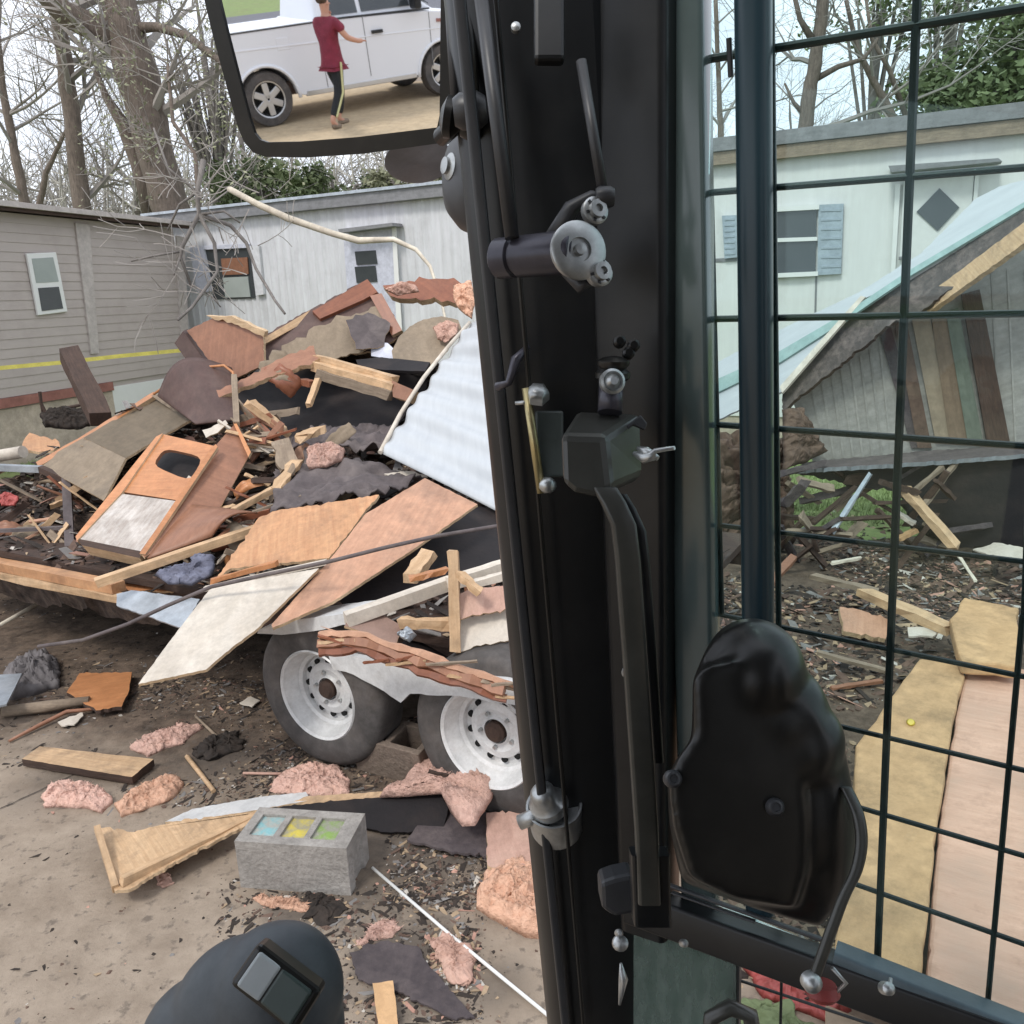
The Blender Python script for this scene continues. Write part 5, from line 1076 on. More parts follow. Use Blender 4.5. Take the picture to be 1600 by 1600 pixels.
lump('brown_rubble', [(1222, 640), (1250, 636), (1268, 670), (1290, 706), (1262, 722), (1224, 734)], litter_m[1], .12, plane=Plane(A3((1222, 640, 6.1), (1268, 670, 6.1), (1224, 734, 5.9))), fluff=.9, label='brown torn rubble at the foot of the grey leaning wall', cat='debris')
for i, (a, b, w_, m, lb) in enumerate([((1412, 762, 5.5), (1494, 856, 5.2), .09, pine, 'orange-brown stud slanting down before the black void'), ((1494, 862, 5.2), (1524, 908, 4.9), .02, palewood, 'thin pale stick end below the slanting stud'),
        ((1360, 740, 5.7), (1300, 832, 5.5), .035, greymetal, 'grey bent metal strip slanting over the bright grass'), ((1336, 762, 5.8), (1270, 818, 5.7), .04, charred, 'black stick crossing the bright grass from the left'),
        ((1345, 770, 5.75), (1430, 820, 5.6), .04, charred, 'black stick crossing the bright grass from the right'), ((1400, 800, 5.6), (1428, 818, 5.5), .05, white_pl, 'short white stick among the black sticks on the grass'), ((1404, 842, 5.5), (1432, 828, 5.5), .05, yelins, 'short yellow stick at the right end of the grass patch'),
        ((1215, 806, 5.9), (1280, 812, 5.8), .06, charred, 'black timber at the left foot of the grass patch'), ((1350, 925, 4.6), (1486, 985, 4.1), .09, pine, 'pale stud lying among the rubble left of the tan slabs'),
        ((1270, 900, 4.9), (1370, 925, 4.7), .06, stickm, 'grey-brown broken stud in the rubble behind the grid'), ((1280, 1020, 4.1), (1390, 1050, 3.9), .035, stickm, 'grey stick low in the rubble beside the lock housing'), ((1300, 1075, 3.8), (1376, 1064, 3.85), .03, cab_br, 'brown stick across the rubble beside the lock housing'),
        ((1292, 1100, 3.7), (1365, 1130, 3.6), .025, palewood, 'pale split lath beside the lock housing'), ((1240, 870, 5.2), (1180, 940, 4.8), .05, cab_br, 'brown broken board behind the door tube'), ((1300, 880, 4.9), (1345, 872, 4.9), .03, palewood, 'bright chip of lath in the far rubble')]):
    beam('stud' if w_ > .05 else 'stick', P(*a), P(*b), w_, w_ * .5, m, label=lb, cat='stud' if w_ > .05 else 'stick', rough=.2)
panel('board_scrap', [(1312, 948), (1340, 952), (1388, 968), (1384, 998), (1318, 986)], [plyp, edge], .03, anchors=[(1312, 948, 4.5), (1388, 968, 4.4), (1384, 998, 4.25), (1318, 986, 4.3)], jag=1.5, label='pinkish plywood scrap in the rubble seen through the grid', cat='board')
panel('white_scrap', [(1418, 980), (1470, 978), (1462, 992), (1420, 994)], [white_pl, white_pl], .01, anchors=[(1418, 980, 4.2), (1470, 978, 4.2), (1462, 992, 4.1), (1420, 994, 4.1)], jag=1, label='white scrap just left of the tan slabs', cat='scrap')
panel('white_scrap', [(1520, 858), (1560, 848), (1640, 862), (1640, 876), (1560, 870)], [white_pl, white_pl], .01, anchors=[(1520, 858, 5.3), (1640, 862, 5.2), (1640, 876, 5.1), (1560, 870, 5.2)], jag=1, label='white strip lying on the grass at the right edge', cat='scrap')
def wrinkle(k, a, s): return lambda u, v: a * noise.fractal(V((u * k, v * k * .5, s)), .8, 2, 5) + a * .5 * sin(v * 31 + s)
def slab(name, px, z, mats, label, jag=1.0, h=.07):
    SEED[0] += 1
    q = jagged(px, jag, 14, SEED[0]); pts = [G(x, y, z) for x, y in q]
    ob = solid(name, pts, V((0, 0, 1)), h, mats, bev=.012); return tag(ob, label, 'insulation slab')
slab('insulation_slab', [(1437, 1028), (1500, 1037), (1508, 1055), (1490, 1120), (1463, 1300), (1436, 1560), (1300, 1510), (1325, 1330), (1335, 1221), (1337, 1163), (1393, 1087)], .16, [yelins, yelins], 'tan paper-faced insulation slab nearest the lock housing, seen through the grid')
slab('insulation_slab', [(1509, 1048), (1585, 1042), (1660, 1056), (1700, 1180), (1700, 1680), (1440, 1600), (1466, 1300), (1493, 1120)], .13, [mk('pink_slab', (.68, .42, .31), (.52, .31, .22), 3, (9, 1, 1), .9, .4, dirt=.9, dc=(.36, .24, .18), dsc=3.5), pinkf], 'broad pink insulation slab at the right edge, seen through the grid')
slab('insulation_slab', [(1484, 966), (1500, 940), (1507, 932), (1593, 950), (1588, 1040), (1502, 1032), (1492, 1000)], .24, [yelins, yelins], 'short tan slab end on top of the two long slabs', 1.6)
tube('fastener_cap', [G(1423, 1130, .155), G(1423, 1128, .18)], [.02, .012], mk('yellow_plastic', (.65, .5, .06), rough=.4), [o for o in SC.objects if o.name == 'insulation_slab'][0])
lump('red_bag', [(1160, 1512), (1240, 1520), (1330, 1580), (1300, 1600), (1190, 1560)], redpl, .06, label='red plastic bag on the ground under the cab door', cat='bag')
lump('weeds', [(1150, 1560), (1200, 1570), (1300, 1610), (1320, 1680), (1160, 1680)], leafg, .04, fluff=1.6, label='green weeds on the ground under the cab door', cat='weeds')
panel('brown_board', [(1290, 1570), (1440, 1630), (1440, 1720), (1290, 1700)], [tan, edge], .02, ground=.04, label='tan board on the ground under the cab door rail', cat='board')

cr_ = random.Random(12)
for i in range(46):
    x, y = cr_.choice([(cr_.uniform(1215, 1500), cr_.uniform(730, 775)), (cr_.uniform(1330, 1500), cr_.uniform(740, 860)), (cr_.uniform(1215, 1300), cr_.uniform(820, 860)), (cr_.uniform(1430, 1620), cr_.uniform(820, 880))])
    c = P(x, y, cr_.uniform(5.45, 6.1)); a = cr_.uniform(-1.3, 1.3); l_ = cr_.uniform(.15, .5); d = V((cos(a), cr_.uniform(-.4, .4), sin(a) * .8)).normalized()
    beam('charred_stick', c - d * l_ / 2, c + d * l_ / 2, cr_.uniform(.02, .07), .025, cr_.choice([charred, charred, shing, stickm, litter_m[1]]), label='black charred stick in the tangle under the torn trailer floor', cat='stick', group='charred sticks tangled under the torn trailer floor', rough=.3, roll=cr_.uniform(0, 3))
for q, h_, lb, Y in (([(1090, 690), (1160, 672), (1222, 690), (1232, 760), (1236, 850), (1180, 880), (1090, 880)], .4, 'brown heap of torn debris seen through the slot left of the door tube', 6.3), ([(1400, 770), (1480, 760), (1640, 770), (1640, 850), (1560, 850), (1440, 840)], .2, 'black lump standing for shade in the void under the torn floor', 5.95)):  # the black lump puts shade into the void as colour
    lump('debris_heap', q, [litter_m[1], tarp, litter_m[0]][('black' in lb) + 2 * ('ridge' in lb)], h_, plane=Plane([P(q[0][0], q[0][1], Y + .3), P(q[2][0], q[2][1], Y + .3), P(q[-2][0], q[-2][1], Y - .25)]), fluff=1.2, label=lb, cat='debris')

# ------------------------------------------------------------------ the machine's cab around the camera
CAB = empty('machine_cab', V((0, .1, .7)), 'black machine cab with a wire-gridded window, door handle and lock, seen from the driver seat', 'cab')
CR, CU, CB = RM.col[0].copy(), RM.col[1].copy(), RM.col[2].copy()
def K3(x, y, d): return EYE + ray(x, y) * d
def loft(name, a, b, sec_a, sec_b, mat, parent, xdir, sm=True, n=1):
    """section points (right, toward) in metres around a and b"""
    d = (b - a).normalized(); x = (xdir - d * xdir.dot(d)).normalized(); y = x.cross(d)
    if y.dot(EYE - (a + b) / 2) < 0: y = -y
    vs, k = [], len(sec_a)
    for i in range(n + 1):
        t = i / n; p = a.lerp(b, t)
        for (u0, v0), (u1, v1) in zip(sec_a, sec_b): vs.append(p + x * (u0 + (u1 - u0) * t) + y * (v0 + (v1 - v0) * t))
    fs = [list(range(k)), list(range(n * k + k - 1, n * k - 1, -1))]
    for i in range(n):
        for j in range(k): fs.append([i * k + j, i * k + k + j, i * k + k + (j + 1) % k, i * k + (j + 1) % k])
    o = mesh(name, vs, fs, mat, parent, sm=sm)
    bm = bmesh.new(); bm.from_mesh(o.data); bmesh.ops.recalc_face_normals(bm, faces=bm.faces); bm.to_mesh(o.data); bm.free()
    if sm: o.data.set_sharp_from_angle(angle=radians(38))
    return o
def rsec(w_, t, r=.006, k=4):
    out = []
    for cx, cy, a0 in ((w_ / 2 - r, t / 2 - r, 0), (-w_ / 2 + r, t / 2 - r, 90), (-w_ / 2 + r, -t / 2 + r, 180), (w_ / 2 - r, -t / 2 + r, 270)):
        for j in range(k + 1): a = radians(a0 + 90 * j / k); out.append((cx + r * cos(a), cy + r * sin(a)))
    return out
# leaning front pillar (nearer at the top)
pa, pb = K3(806, -90, .66), K3(942, 1680, 1.02)
secA = [(-.062, -.05), (-.0625, -.02), (-.061, -.004), (-.056, .009), (-.048, .019), (-.038, .026), (-.026, .03), (.055, .03), (.062, .024), (.062, -.05)]
loft('front_pillar', pa, pb, secA, secA, black, CAB, CR)
# pillar face strips
def strip(name, l0, l1, w0, w1, d0, d1, t, mat, r=.003):
    return loft(name, K3(*l0, d0), K3(*l1, d1), rsec(w0, t, min(r, w0 * .4)), rsec(w1, t, min(r, w1 * .4)), mat, CAB, CR)
strip('pillar_sheen', (712, -60), (888, 1640), .010, .010, .615, .955, .012, satin)  # lighter strip painted in for the grey reflection along the pillar's edge
strip('door_edge', (770, -60), (915, 1640), .004, .004, .60, .94, .006, plast)
# window-side frame lies in the window's plane
WNn = V((.5, .866, 0)).normalized(); WU = V((.866, -.5, 0)).normalized()
def win(x, y, d): r = ray(x, y); return EYE + r * (d / r.dot(WNn))
dkteal = mk('dark_teal_gloss', (.11, .15, .15), (.045, .065, .066), 2.5, (1, 1, 1), .16, 0, spec=.6, var=0)
loft('rear_pillar', win(985, -100, .70), win(1016, 1440, .70), rsec(.075, .05, .008), rsec(.05, .05, .008), black, CAB, WU)
loft('pillar_glass_edge', win(1066, -100, .715), win(1098, 1440, .715), rsec(.038, .03, .004), rsec(.036, .03, .004), dkteal, CAB, WU)
loft('door_tube', win(1176, -100, .69), win(1188, 1420, .69), rsec(.0265, .026, .011, 6), rsec(.0265, .026, .011, 6), mk('blue_black_tube', (.022, .045, .058), (.014, .03, .04), 2, rough=.3, bump=0, var=0), CAB, WU)
loft('tube_seal', win(1139, 60, .70), win(1142, 120, .70), rsec(.004, .004, .001), rsec(.004, .004, .001), black, CAB, WU)
strip2 = loft('grid_upright', win(1204, -100, .725), win(1222, 1420, .725), rsec(.005, .006, .002), rsec(.005, .006, .002), wirem, CAB, WU)
def wire(a, b, r=.0026, d=.728):
    p, q = win(*a, d), win(*b, d); vs, fs = [], []
    if b[0] == 1760: q = p + (q - p) * ((WU * .62).dot(WU) - p.dot(WU)) / (q - p).dot(WU)
    tube_data([p, q], r, 8, vs, fs); return vs, fs
H = [((1085, 96), (1760, -14)), ((1085, 303), (1760, 249)), ((1085, 499), (1760, 487)), ((1085, 661), (1760, 708)), ((1085, 816), (1760, 897)), ((1085, 952), (1760, 1090)), ((1085, 1080), (1760, 1242)), ((1085, 1186), (1760, 1384)), ((1085, 1292), (1760, 1532))]
Vv = [((1437, -100), (1371, 1500)), ((1640, -100), (1600, 960)), ((1598, 960), (1543, 1570)), ((1102, -60), (1128, 960))]
gvs, gfs = [], []
for k, (a, b) in enumerate(H + Vv):
    v, f = wire(a, b, .0034 if k in (0, 9) else .0028 if k < 4 else .0024); m = len(gvs); gvs += v; gfs += [[i + m for i in q] for q in f]
for k in range(4):
    m = len(gvs); v, f = [], []; b_ = WNn * .728 + WU * (.30 + .1 * k); tube_data([b_ + V((0, 0, 1.25)), b_ + V((0, 0, 2.36))], .0024, 8, v, f); gvs += v; gfs += [[i + m for i in q] for q in f]
mesh('wire_grid', gvs, gfs, wirem, CAB)
loft('rear_upright', WNn * .70 + WU * .65 + V((0, 0, .72)), WNn * .70 + WU * .65 + V((0, 0, 2.42)), rsec(.06, .06, .01), rsec(.06, .06, .01), black, CAB, WU)
gl = win(1000, -160, .712), win(1800, -160, .712), win(1800, 1700, .712), win(1010, 1400, .712)
wg = win(1085, 1400, .712); wg2 = wg + (win(1800, 1695, .712) - wg) * ((.62 - wg.dot(WU)) / (win(1800, 1695, .712) - wg).dot(WU))
wt = WNn * .712 + WU * .62 + V((0, 0, 2.38)); wt0 = V((wg.x, wg.y, 2.38))
solid('window_glass', [wt0, wt, wg2, wg], -WNn, .003, tint, CAB)
# bottom rail and the lower glass
ra, rb_ = win(985, 1408, .685), win(1760, 1690, .685)
rb_ = ra + (rb_ - ra) * ((.64 - ra.dot(WU)) / (rb_ - ra).dot(WU))
loft('door_rail', ra, rb_, rsec(.036, .03, .004), rsec(.036, .03, .004), black, CAB, CU)
loft('rail_trim', win(1040, 1381, .675), win(1290, 1470, .675), rsec(.003, .006, .001), rsec(.003, .006, .001), satin, CAB, CU)
loft('rail_trim', win(1050, 1394, .672), win(1180, 1440, .672), rsec(.002, .006, .0008), rsec(.002, .006, .0008), satin, CAB, CU)
loft('rail_highlight', win(1305, 1487, .69), win(1760, 1668, .69), rsec(.011, .028, .003), rsec(.011, .028, .003), mk('blue_grey_rail_cap', (.10, .14, .16), (.08, .11, .13), 5, rough=.4, var=0), CAB, CU)  # sky light on the rail's top face, painted as a blue-grey strip
solid('lower_glass', [win(990, 1420, .70), win(1150, 1475, .70), win(1150, 1800, .70), win(990, 1800, .70)], -WNn, .004, tint2, CAB)
solid('lower_glass_seal', [win(1146, 1470, .702), win(1156, 1472, .702), win(1152, 1800, .702), win(1142, 1800, .702)], -WNn, .008, satin, CAB)
gw = []; gf = []
for a, b in (((1150, 1530), (1420, 1620)), ((1222, 1490), (1216, 1760)), ((1150, 1640), (1400, 1740))):
    v, f = wire(a, b, .0015, .72); m = len(gw); gw += v; gf += [[i + m for i in q] for q in f]
mesh('lower_wire_grid', gw, gf, wirem, CAB)
def rod(name, a, b, r, mat, seg=14, parent=CAB): return tube(name, [K3(*a), K3(*b)], r, mat, parent, seg)
def knob(name, c, axis, prof, mat, seg=24, parent=CAB): return lathe(name, prof, mat, zframe(c, axis), parent, seg)
rod('strut_rod', (742, -80, .60), (800, 372, .60), .0052, satin)
rod('strut_rod', (908, 95, .585), (944, 312, .59), .0038, satin)
knob('strut_end', K3(944, 308, .588), CR, [(.006, -.006), (.0075, -.003), (.0075, .004), (.006, .007)], satin)
box('strut_block', None, .022, .012, .05, black, CAB, frame=zframe(K3(858, 45, .60), CU, CR), bev=.003)
knob('bolt', K3(806, 46, .605), CB, [(.0035, 0), (.0035, .004), (.002, .005), (.0, .005)], zinc)
# hinge pin
h0, h1 = K3(780, 404, .625), K3(902, 393, .585); ha = (h1 - h0).normalized(); hl = (h1 - h0).length
hp = empty_child('hinge_pin', zframe(h0, ha), CAB)
purple = mk('purple_grey_steel', (.085, .082, .1), (.06, .058, .075), 20, (1, 1, 1), .32, .02, metal=.3, var=0)
lathe('pin_barrel', [(.0125, -.002), (.0148, 0), (.0148, .014), (.0125, .0155), (.0125, .0175), (.0150, .019), (.0152, hl - .004), (.0135, hl - .001), (.0, hl)], purple, zframe(h0, ha), hp, 32)
0 and lathe('pin_washer', [(.0165, hl - .004), (.0172, hl - .002), (.0165, hl + .0005), (.009, hl + .002), (.007, hl + .001), (.0035, hl + .004), (.0, hl + .004)], zinc, zframe(h0, (ha * .75 + CB * .65).normalized()), hp, 32)
fz = zframe(h1 + CB * .001, (ha * .45 + CB * .9).normalized())
lathe('pin_cap', [(.0135, -.004), (.0205, .0), (.0205, .003), (.0185, .0045), (.0085, .0052), (.008, .003), (.0042, .0032), (.004, .0075), (.0, .008)], zinc, fz, hp, 32)
for (x, y) in ((930, 329), (937, 426)):
    fz = zframe(K3(x, y, .588), (CB * .9 + CR * .35).normalized())
    lathe('hinge_bolt', [(.0095, -.004), (.0098, .001), (.0085, .002), (.0062, .0022), (.0062, .0065), (.0028, .0068), (.0025, .004), (.0, .004)], zinc, fz, hp, 6 if 0 else 24)
    for a in (0, 1.05, 2.1): box('bolt_ridge', None, .002, .017, .0008, satin, hp, frame=fz @ Matrix.Translation((0, 0, .0026)) @ Matrix.Rotation(a, 4, 'Z'), bev=0)
tube('hinge_link', [K3(868, 372, .60), K3(893, 325, .597), K3(925, 306, .592), K3(944, 310, .592)], [.008, .006, .004, .004], satin, hp, 10)
tube('hinge_link', [K3(885, 420, .60), K3(908, 448, .597), K3(925, 440, .592)], [.006, .005, .003], satin, hp, 10)
# round side lamp and ball joint left of the pillar
fl = zframe(K3(748, 268, .78), (-CR * .86 + CB * .5).normalized())
lp = empty_child('side_lamp', fl, CAB)
lathe('lamp_housing', [(.056, -.03), (.058, -.012), (.055, .004), (.046, .016), (.03, .024), (.012, .027), (0, .0275)], satin, fl, lp, 48)
lathe('lamp_bolt', [(.012, .024), (.012, .028), (.0075, .03), (.0075, .0335), (.003, .0345), (0, .0345)], zinc, fl @ Matrix.Translation((-.004, -.004, 0)), lp, 24)
knob('ball_joint', K3(716, 186, .68), (-CR + CU * .2).normalized(), [(.012, -.02), (.015, -.012), (.013, -.004), (.009, -.002), (.016, .004), (.0165, .010), (.008, .014), (0, .015)], plast)
knob('ball_joint_cap', K3(748, 172, .66), (CR + CU * .1).normalized(), [(.01, -.02), (.014, -.014), (.014, 0), (.01, .006), (0, .008)], satin)
rod('mirror_stay', (697, -80, .69), (712, 160, .69), .0042, satin); rod('mirror_stay', (722, -80, .66), (738, 150, .66), .006, plast); rod('mirror_stay', (690, 214, .72), (716, 190, .69), .008, plast)
# clip and the yellow zinc strut
tube('pillar_clip', [K3(778, 604, .70), K3(795, 598, .69), K3(806, 562, .69), K3(826, 540, .69)], [.004, .003, .0045, .002], purple, CAB, 8)
fz = zframe(K3(858, 694, .705), CB, CR); box('strut_plate', None, .024, .056, .008, mk('green_grey_plate', (.075, .09, .085), rough=.4, var=0), CAB, frame=fz, bev=.002)
rod('zinc_strut', (822, 606, .685), (846, 770, .70), .0037, brass)
rod('zinc_strut_pin', (806, 630, .69), (826, 628, .685), .0018, zinc)
knob('strut_bolt', K3(840, 614, .685), (CB * .7 + CU * .6).normalized(), [(.010, -.006), (.010, 0), (.0085, .004), (.005, .006), (0, .0065)], zinc, 6)
knob('strut_bolt', K3(857, 758, .695), (CB * .8 + CR * .4).normalized(), [(.007, -.006), (.007, 0), (.006, .003), (.003, .005), (0, .005)], zinc, 12)
# door latch: box, neck, ring bolt, lever
lt = empty_child('door_latch', zframe(K3(912, 720, .62), CB), CAB)
def k_solid(name, px, d, th, mat, parent, bev=.003):
    pts = [K3(x, y, d if len(q) == 2 else q[2]) for q in px for x, y in [q[:2]]]; _, n = fit_plane(pts)
    return solid(name, pts, n, th, mat, parent, bev=bev)
front = [(875, 679), (947, 681), (956, 764), (936, 780), (896, 771), (878, 756)]
vs = [K3(x, y, .60) for x, y in front] + [K3(x, y, .655) for x, y in [(900, 641), (1002, 645), (1006, 742), (985, 757), (930, 750), (904, 728)]]
satinl = mk('olive_grey_satin', (.055, .055, .048), (.042, .042, .037), 40, (1, 1, 1), .34, .03, spec=.6, var=0, bd=.001)
o = mesh('latch_box', vs, [[0, 1, 2, 3, 4, 5], [11, 10, 9, 8, 7, 6]] + [[i, i + 6, (i + 1) % 6 + 6, (i + 1) % 6] for i in range(6)], satinl, lt, bev=.005)
bm = bmesh.new(); bm.from_mesh(o.data); bmesh.ops.recalc_face_normals(bm, faces=bm.faces); bm.to_mesh(o.data); bm.free()
k_solid('latch_edge', [(1001, 648), (1012, 662), (1008, 672), (990, 664), (960, 690), (954, 684)], .632, .006, satin, lt, .001)
rod('latch_neck', (953, 645, .64), (955, 600, .645), .0095, purple, 16, lt)
knob('latch_collar', K3(958, 572, .645), (CU * .97 + CB * .25).normalized(), [(.010, -.012), (.0135, -.009), (.0135, -.005), (.010, -.002), (.0125, .001), (.0125, .004), (.007, .007), (0, .008)], plast, 28, lt)
knob('latch_ring', K3(957, 596, .632), (CB * .95 + CR * .2).normalized(), [(.0095, -.004), (.0098, .001), (.0078, .002), (.0065, 0), (.0055, .001), (.003, .0045), (0, .0045)], zinc, 28, lt)
for x, y in ((968, 534), (990, 540), (982, 552)): knob('lock_bolt', K3(x, y, .65), CB, [(.005, -.003), (.005, .002), (.003, .004), (0, .004)], plast, 10, lt)
tube('latch_lever', [K3(990, 708, .61), K3(1006, 716, .605), K3(1020, 712, .60), K3(1024, 704, .60), K3(1054, 700, .59)], [.0018, .004, .004, .002, .0015], zinc, lt, 8)
tube('latch_lever', [K3(996, 700, .61), K3(1010, 706, .605), K3(1028, 716, .60)], [.0015, .004, .002], zinc, lt, 8)
# handle
hpath = [(944, 762, .605), (958, 785, .60), (974, 820, .60), (980, 870, .605), (986, 950, .61), (994, 1060, .625), (1002, 1180, .64), (1010, 1300, .65), (1014, 1410, .66)]
def bandloft(name, path, w_, t, mat, parent):
    vs, fs = [], []; sec = rsec(w_, t, .003, 3); k = len(sec)
    for p in path:
        o = K3(*p)
        for u, v in sec: vs.append(o + CR * u + CB * v)
    for i in range(len(path) - 1):
        for j in range(k): fs.append([i * k + j, i * k + (j + 1) % k, i * k + k + (j + 1) % k, i * k + k + j])
    fs += [list(range(k)), list(range(len(vs) - 1, len(vs) - k - 1, -1))]
    o = mesh(name, vs, fs, mat, parent, sm=True)
    bm = bmesh.new(); bm.from_mesh(o.data); bmesh.ops.recalc_face_normals(bm, faces=bm.faces); bm.to_mesh(o.data); bm.free(); o.data.set_sharp_from_angle(angle=radians(50)); return o
bandloft('door_handle', hpath, .018, .012, satinl, CAB)
bandloft('handle_rod', [(x + 26, y + 10, d + .03) for x, y, d in hpath[:7]], .009, .009, black, CAB)
bandloft('handle_foot', [(1014, 1330, .66), (1018, 1440, .675)], .03, .02, black, CAB)
k_solid('foot_block', [(938, 1380), (960, 1372), (990, 1366), (998, 1428), (960, 1434), (940, 1420)], .70, .03, satin, CAB, .004)
for x, y, r in ((970, 1474, .006), (968, 1458, .003), (982, 1046, .0045), (984, 1030, .003), (1070, 1474, .003), (1389, 1545, .005)): knob('rail_bolt', K3(x, y, .655), (CB * .8 + CU * .4).normalized(), [(r, -.01), (r, 0), (r * .6, .002), (0, .0025)], zinc, 14)
rod('rail_pin', (1392, 1528, .66), (1390, 1545, .655), .0015, zinc, 8)
tube('foot_spring', [K3(970, 1505, .69), K3(974, 1530, .69), K3(968, 1570, .69)], [.001, .004, .001], zinc, CAB, 8)
# moulded lock housing
lk = empty_child('lock_housing', zframe(K3(1180, 1250, .58), CB), CAB)
def ell(vs, fs, c, rx, ry, rz_, rot=0, nu=22, nv=14):
    m = len(vs); X = CR * cos(rot) + CU * sin(rot); Y = -CR * sin(rot) + CU * cos(rot)
    for j in range(1, nv):
        for i in range(nu): t, p = pi * j / nv, 2 * pi * i / nu; vs.append(c + X * rx * sin(t) * cos(p) + CB * rz_ * sin(t) * sin(p) + Y * ry * cos(t))
    t_, b_ = len(vs), len(vs) + 1; vs += [c + Y * ry, c - Y * ry]
    for j in range(nv - 2):
        for i in range(nu): a = m + j * nu + i; b = m + j * nu + (i + 1) % nu; fs.append([a, b, b + nu, a + nu])
    for i in range(nu): fs.append([t_, m + (i + 1) % nu, m + i]); e = m + (nv - 2) * nu; fs.append([b_, e + i, e + (i + 1) % nu])
def slabk(vs, fs, px, d, th):
    m = len(vs); k = len(px); f = [K3(x, y, d) for x, y in px]; vs += f + [K3(x, y, d + th) for x, y in px]
    fs += [[m + i for i in range(k)][::-1], [m + k + i for i in range(k)]] + [[m + i, m + i + k, m + (i + 1) % k + k, m + (i + 1) % k][::-1] for i in range(k)]
def remeshed(name, vs, fs, mat, parent, vox, it=8, fac=.5):
    o = mesh(name, vs, fs, mat, parent, sm=True)
    bm = bmesh.new(); bm.from_mesh(o.data); bmesh.ops.recalc_face_normals(bm, faces=bm.faces); bm.to_mesh(o.data); bm.free()
    r = o.modifiers.new('r', 'REMESH'); r.mode = 'VOXEL'; r.voxel_size = vox; r.use_smooth_shade = True
    s = o.modifiers.new('s', 'SMOOTH'); s.iterations = it; s.factor = fac; return o
vs, fs = [], []
slabk(vs, fs, [(1080, 1160), (1084, 1060), (1100, 1020), (1130, 985), (1165, 968), (1205, 975), (1235, 1005), (1252, 1050), (1260, 1100), (1298, 1118), (1320, 1155), (1328, 1220), (1330, 1330), (1305, 1400), (1285, 1450), (1180, 1420), (1065, 1378), (1046, 1290), (1042, 1215), (1060, 1180)], .60, .05)
slabk(vs, fs, [(1044, 1216), (1062, 1178), (1082, 1155), (1082, 1060), (1100, 1040), (1150, 1030), (1180, 1045), (1196, 1100), (1200, 1170), (1252, 1200), (1262, 1260), (1262, 1360), (1245, 1420), (1150, 1405), (1075, 1370), (1050, 1290)], .578, .05)
ell(vs, fs, K3(1178, 1050, .615), .037, .040, .044); ell(vs, fs, K3(1180, 1110, .615), .036, .05, .038)
ell(vs, fs, K3(1215, 1120, .61), .036, .04, .034, -.5); ell(vs, fs, K3(1252, 1165, .604), .03, .034, .028, -.6); ell(vs, fs, K3(1262, 1270, .612), .034, .08, .03, .05)
slabk(vs, fs, [(1216, 1120), (1262, 1108), (1290, 1126), (1280, 1170), (1250, 1200), (1206, 1180)], .578, .04)
remeshed('housing_body', vs, fs, plast, lk, .0024, 34, .6)
for x, y in ((1052, 1217), (1212, 1261)): knob('screw', K3(x, y, .574), (CB * .9 + CU * .3).normalized(), [(.0062, -.006), (.0062, 0), (.0045, .0022), (.003, .0025), (.0026, .001), (0, .001)], satin, 20, lk)
lev0 = [(1322, 1230, .588), (1340, 1270, .578), (1346, 1315, .573), (1338, 1360, .57), (1318, 1402, .568), (1300, 1450, .566), (1284, 1495, .565), (1270, 1534, .565)]
lev = []
for i in range(len(lev0) - 1):
    for k in range(5):
        t = k / 5; p0, p1, p2, p3 = lev0[max(0, i - 1)], lev0[i], lev0[i + 1], lev0[min(len(lev0) - 1, i + 2)]
        lev.append(tuple(.5 * (2 * b_ + (c_ - a_) * t + (2 * a_ - 5 * b_ + 4 * c_ - d_) * t * t + (3 * b_ - a_ - 3 * c_ + d_) * t ** 3) for a_, b_, c_, d_ in zip(p0, p1, p2, p3)))
bandloft('release_lever', lev, .0085, .005, satinl, lk)
knob('lever_tip', K3(1269, 1536, .562), CB, [(.007, -.004), (.0065, .002), (.004, .005), (0, .006)], zinc, 18, lk)
tube('lever_hook', [K3(1300, 1512, .57), K3(1322, 1536, .57), K3(1300, 1556, .57)], .0015, zinc, lk, 8)
knob('lever_collar', K3(1285, 1546, .575), CU, [(.009, -.006), (.012, -.002), (.009, .004)], mk('dull_red', (.3, .05, .045), rough=.5, var=0), 16, lk)
tube('lower_hose', [K3(1108, 1640, .80), K3(1112, 1590, .80), K3(1140, 1574, .80), K3(1172, 1586, .80), K3(1182, 1640, .80)], .008, satinl, CAB, 12)
# zinc clevis on the pillar
cv = empty_child('zinc_clevis', zframe(K3(862, 1265, .86), CU), CAB)
lathe('clevis_cup', [(.001, -.034), (.026, -.034), (.0275, -.03), (.029, .002), (.0295, .004), (.027, .004), (.0255, .0), (.001, -.002)], zinc, zframe(K3(866, 1262, .87), (CU * .85 + CB * .5 - CR * .12).normalized()), cv, 40)
knob('clevis_bolt', K3(854, 1250, .855), (CU * .75 + CB * .55 - CR * .35).normalized(), [(.020, -.012), (.020, -.002), (.014, .004), (.013, .014), (.009, .019), (0, .021)], zinc, 24, cv)
rod('clevis_pin', (812, 1285, .865), (850, 1270, .86), .008, zinc, 14, cv)
k_solid('clevis_tab', [(846, 1198), (862, 1192), (906, 1190), (900, 1212), (882, 1216)], .87, .004, satin, cv, .001)
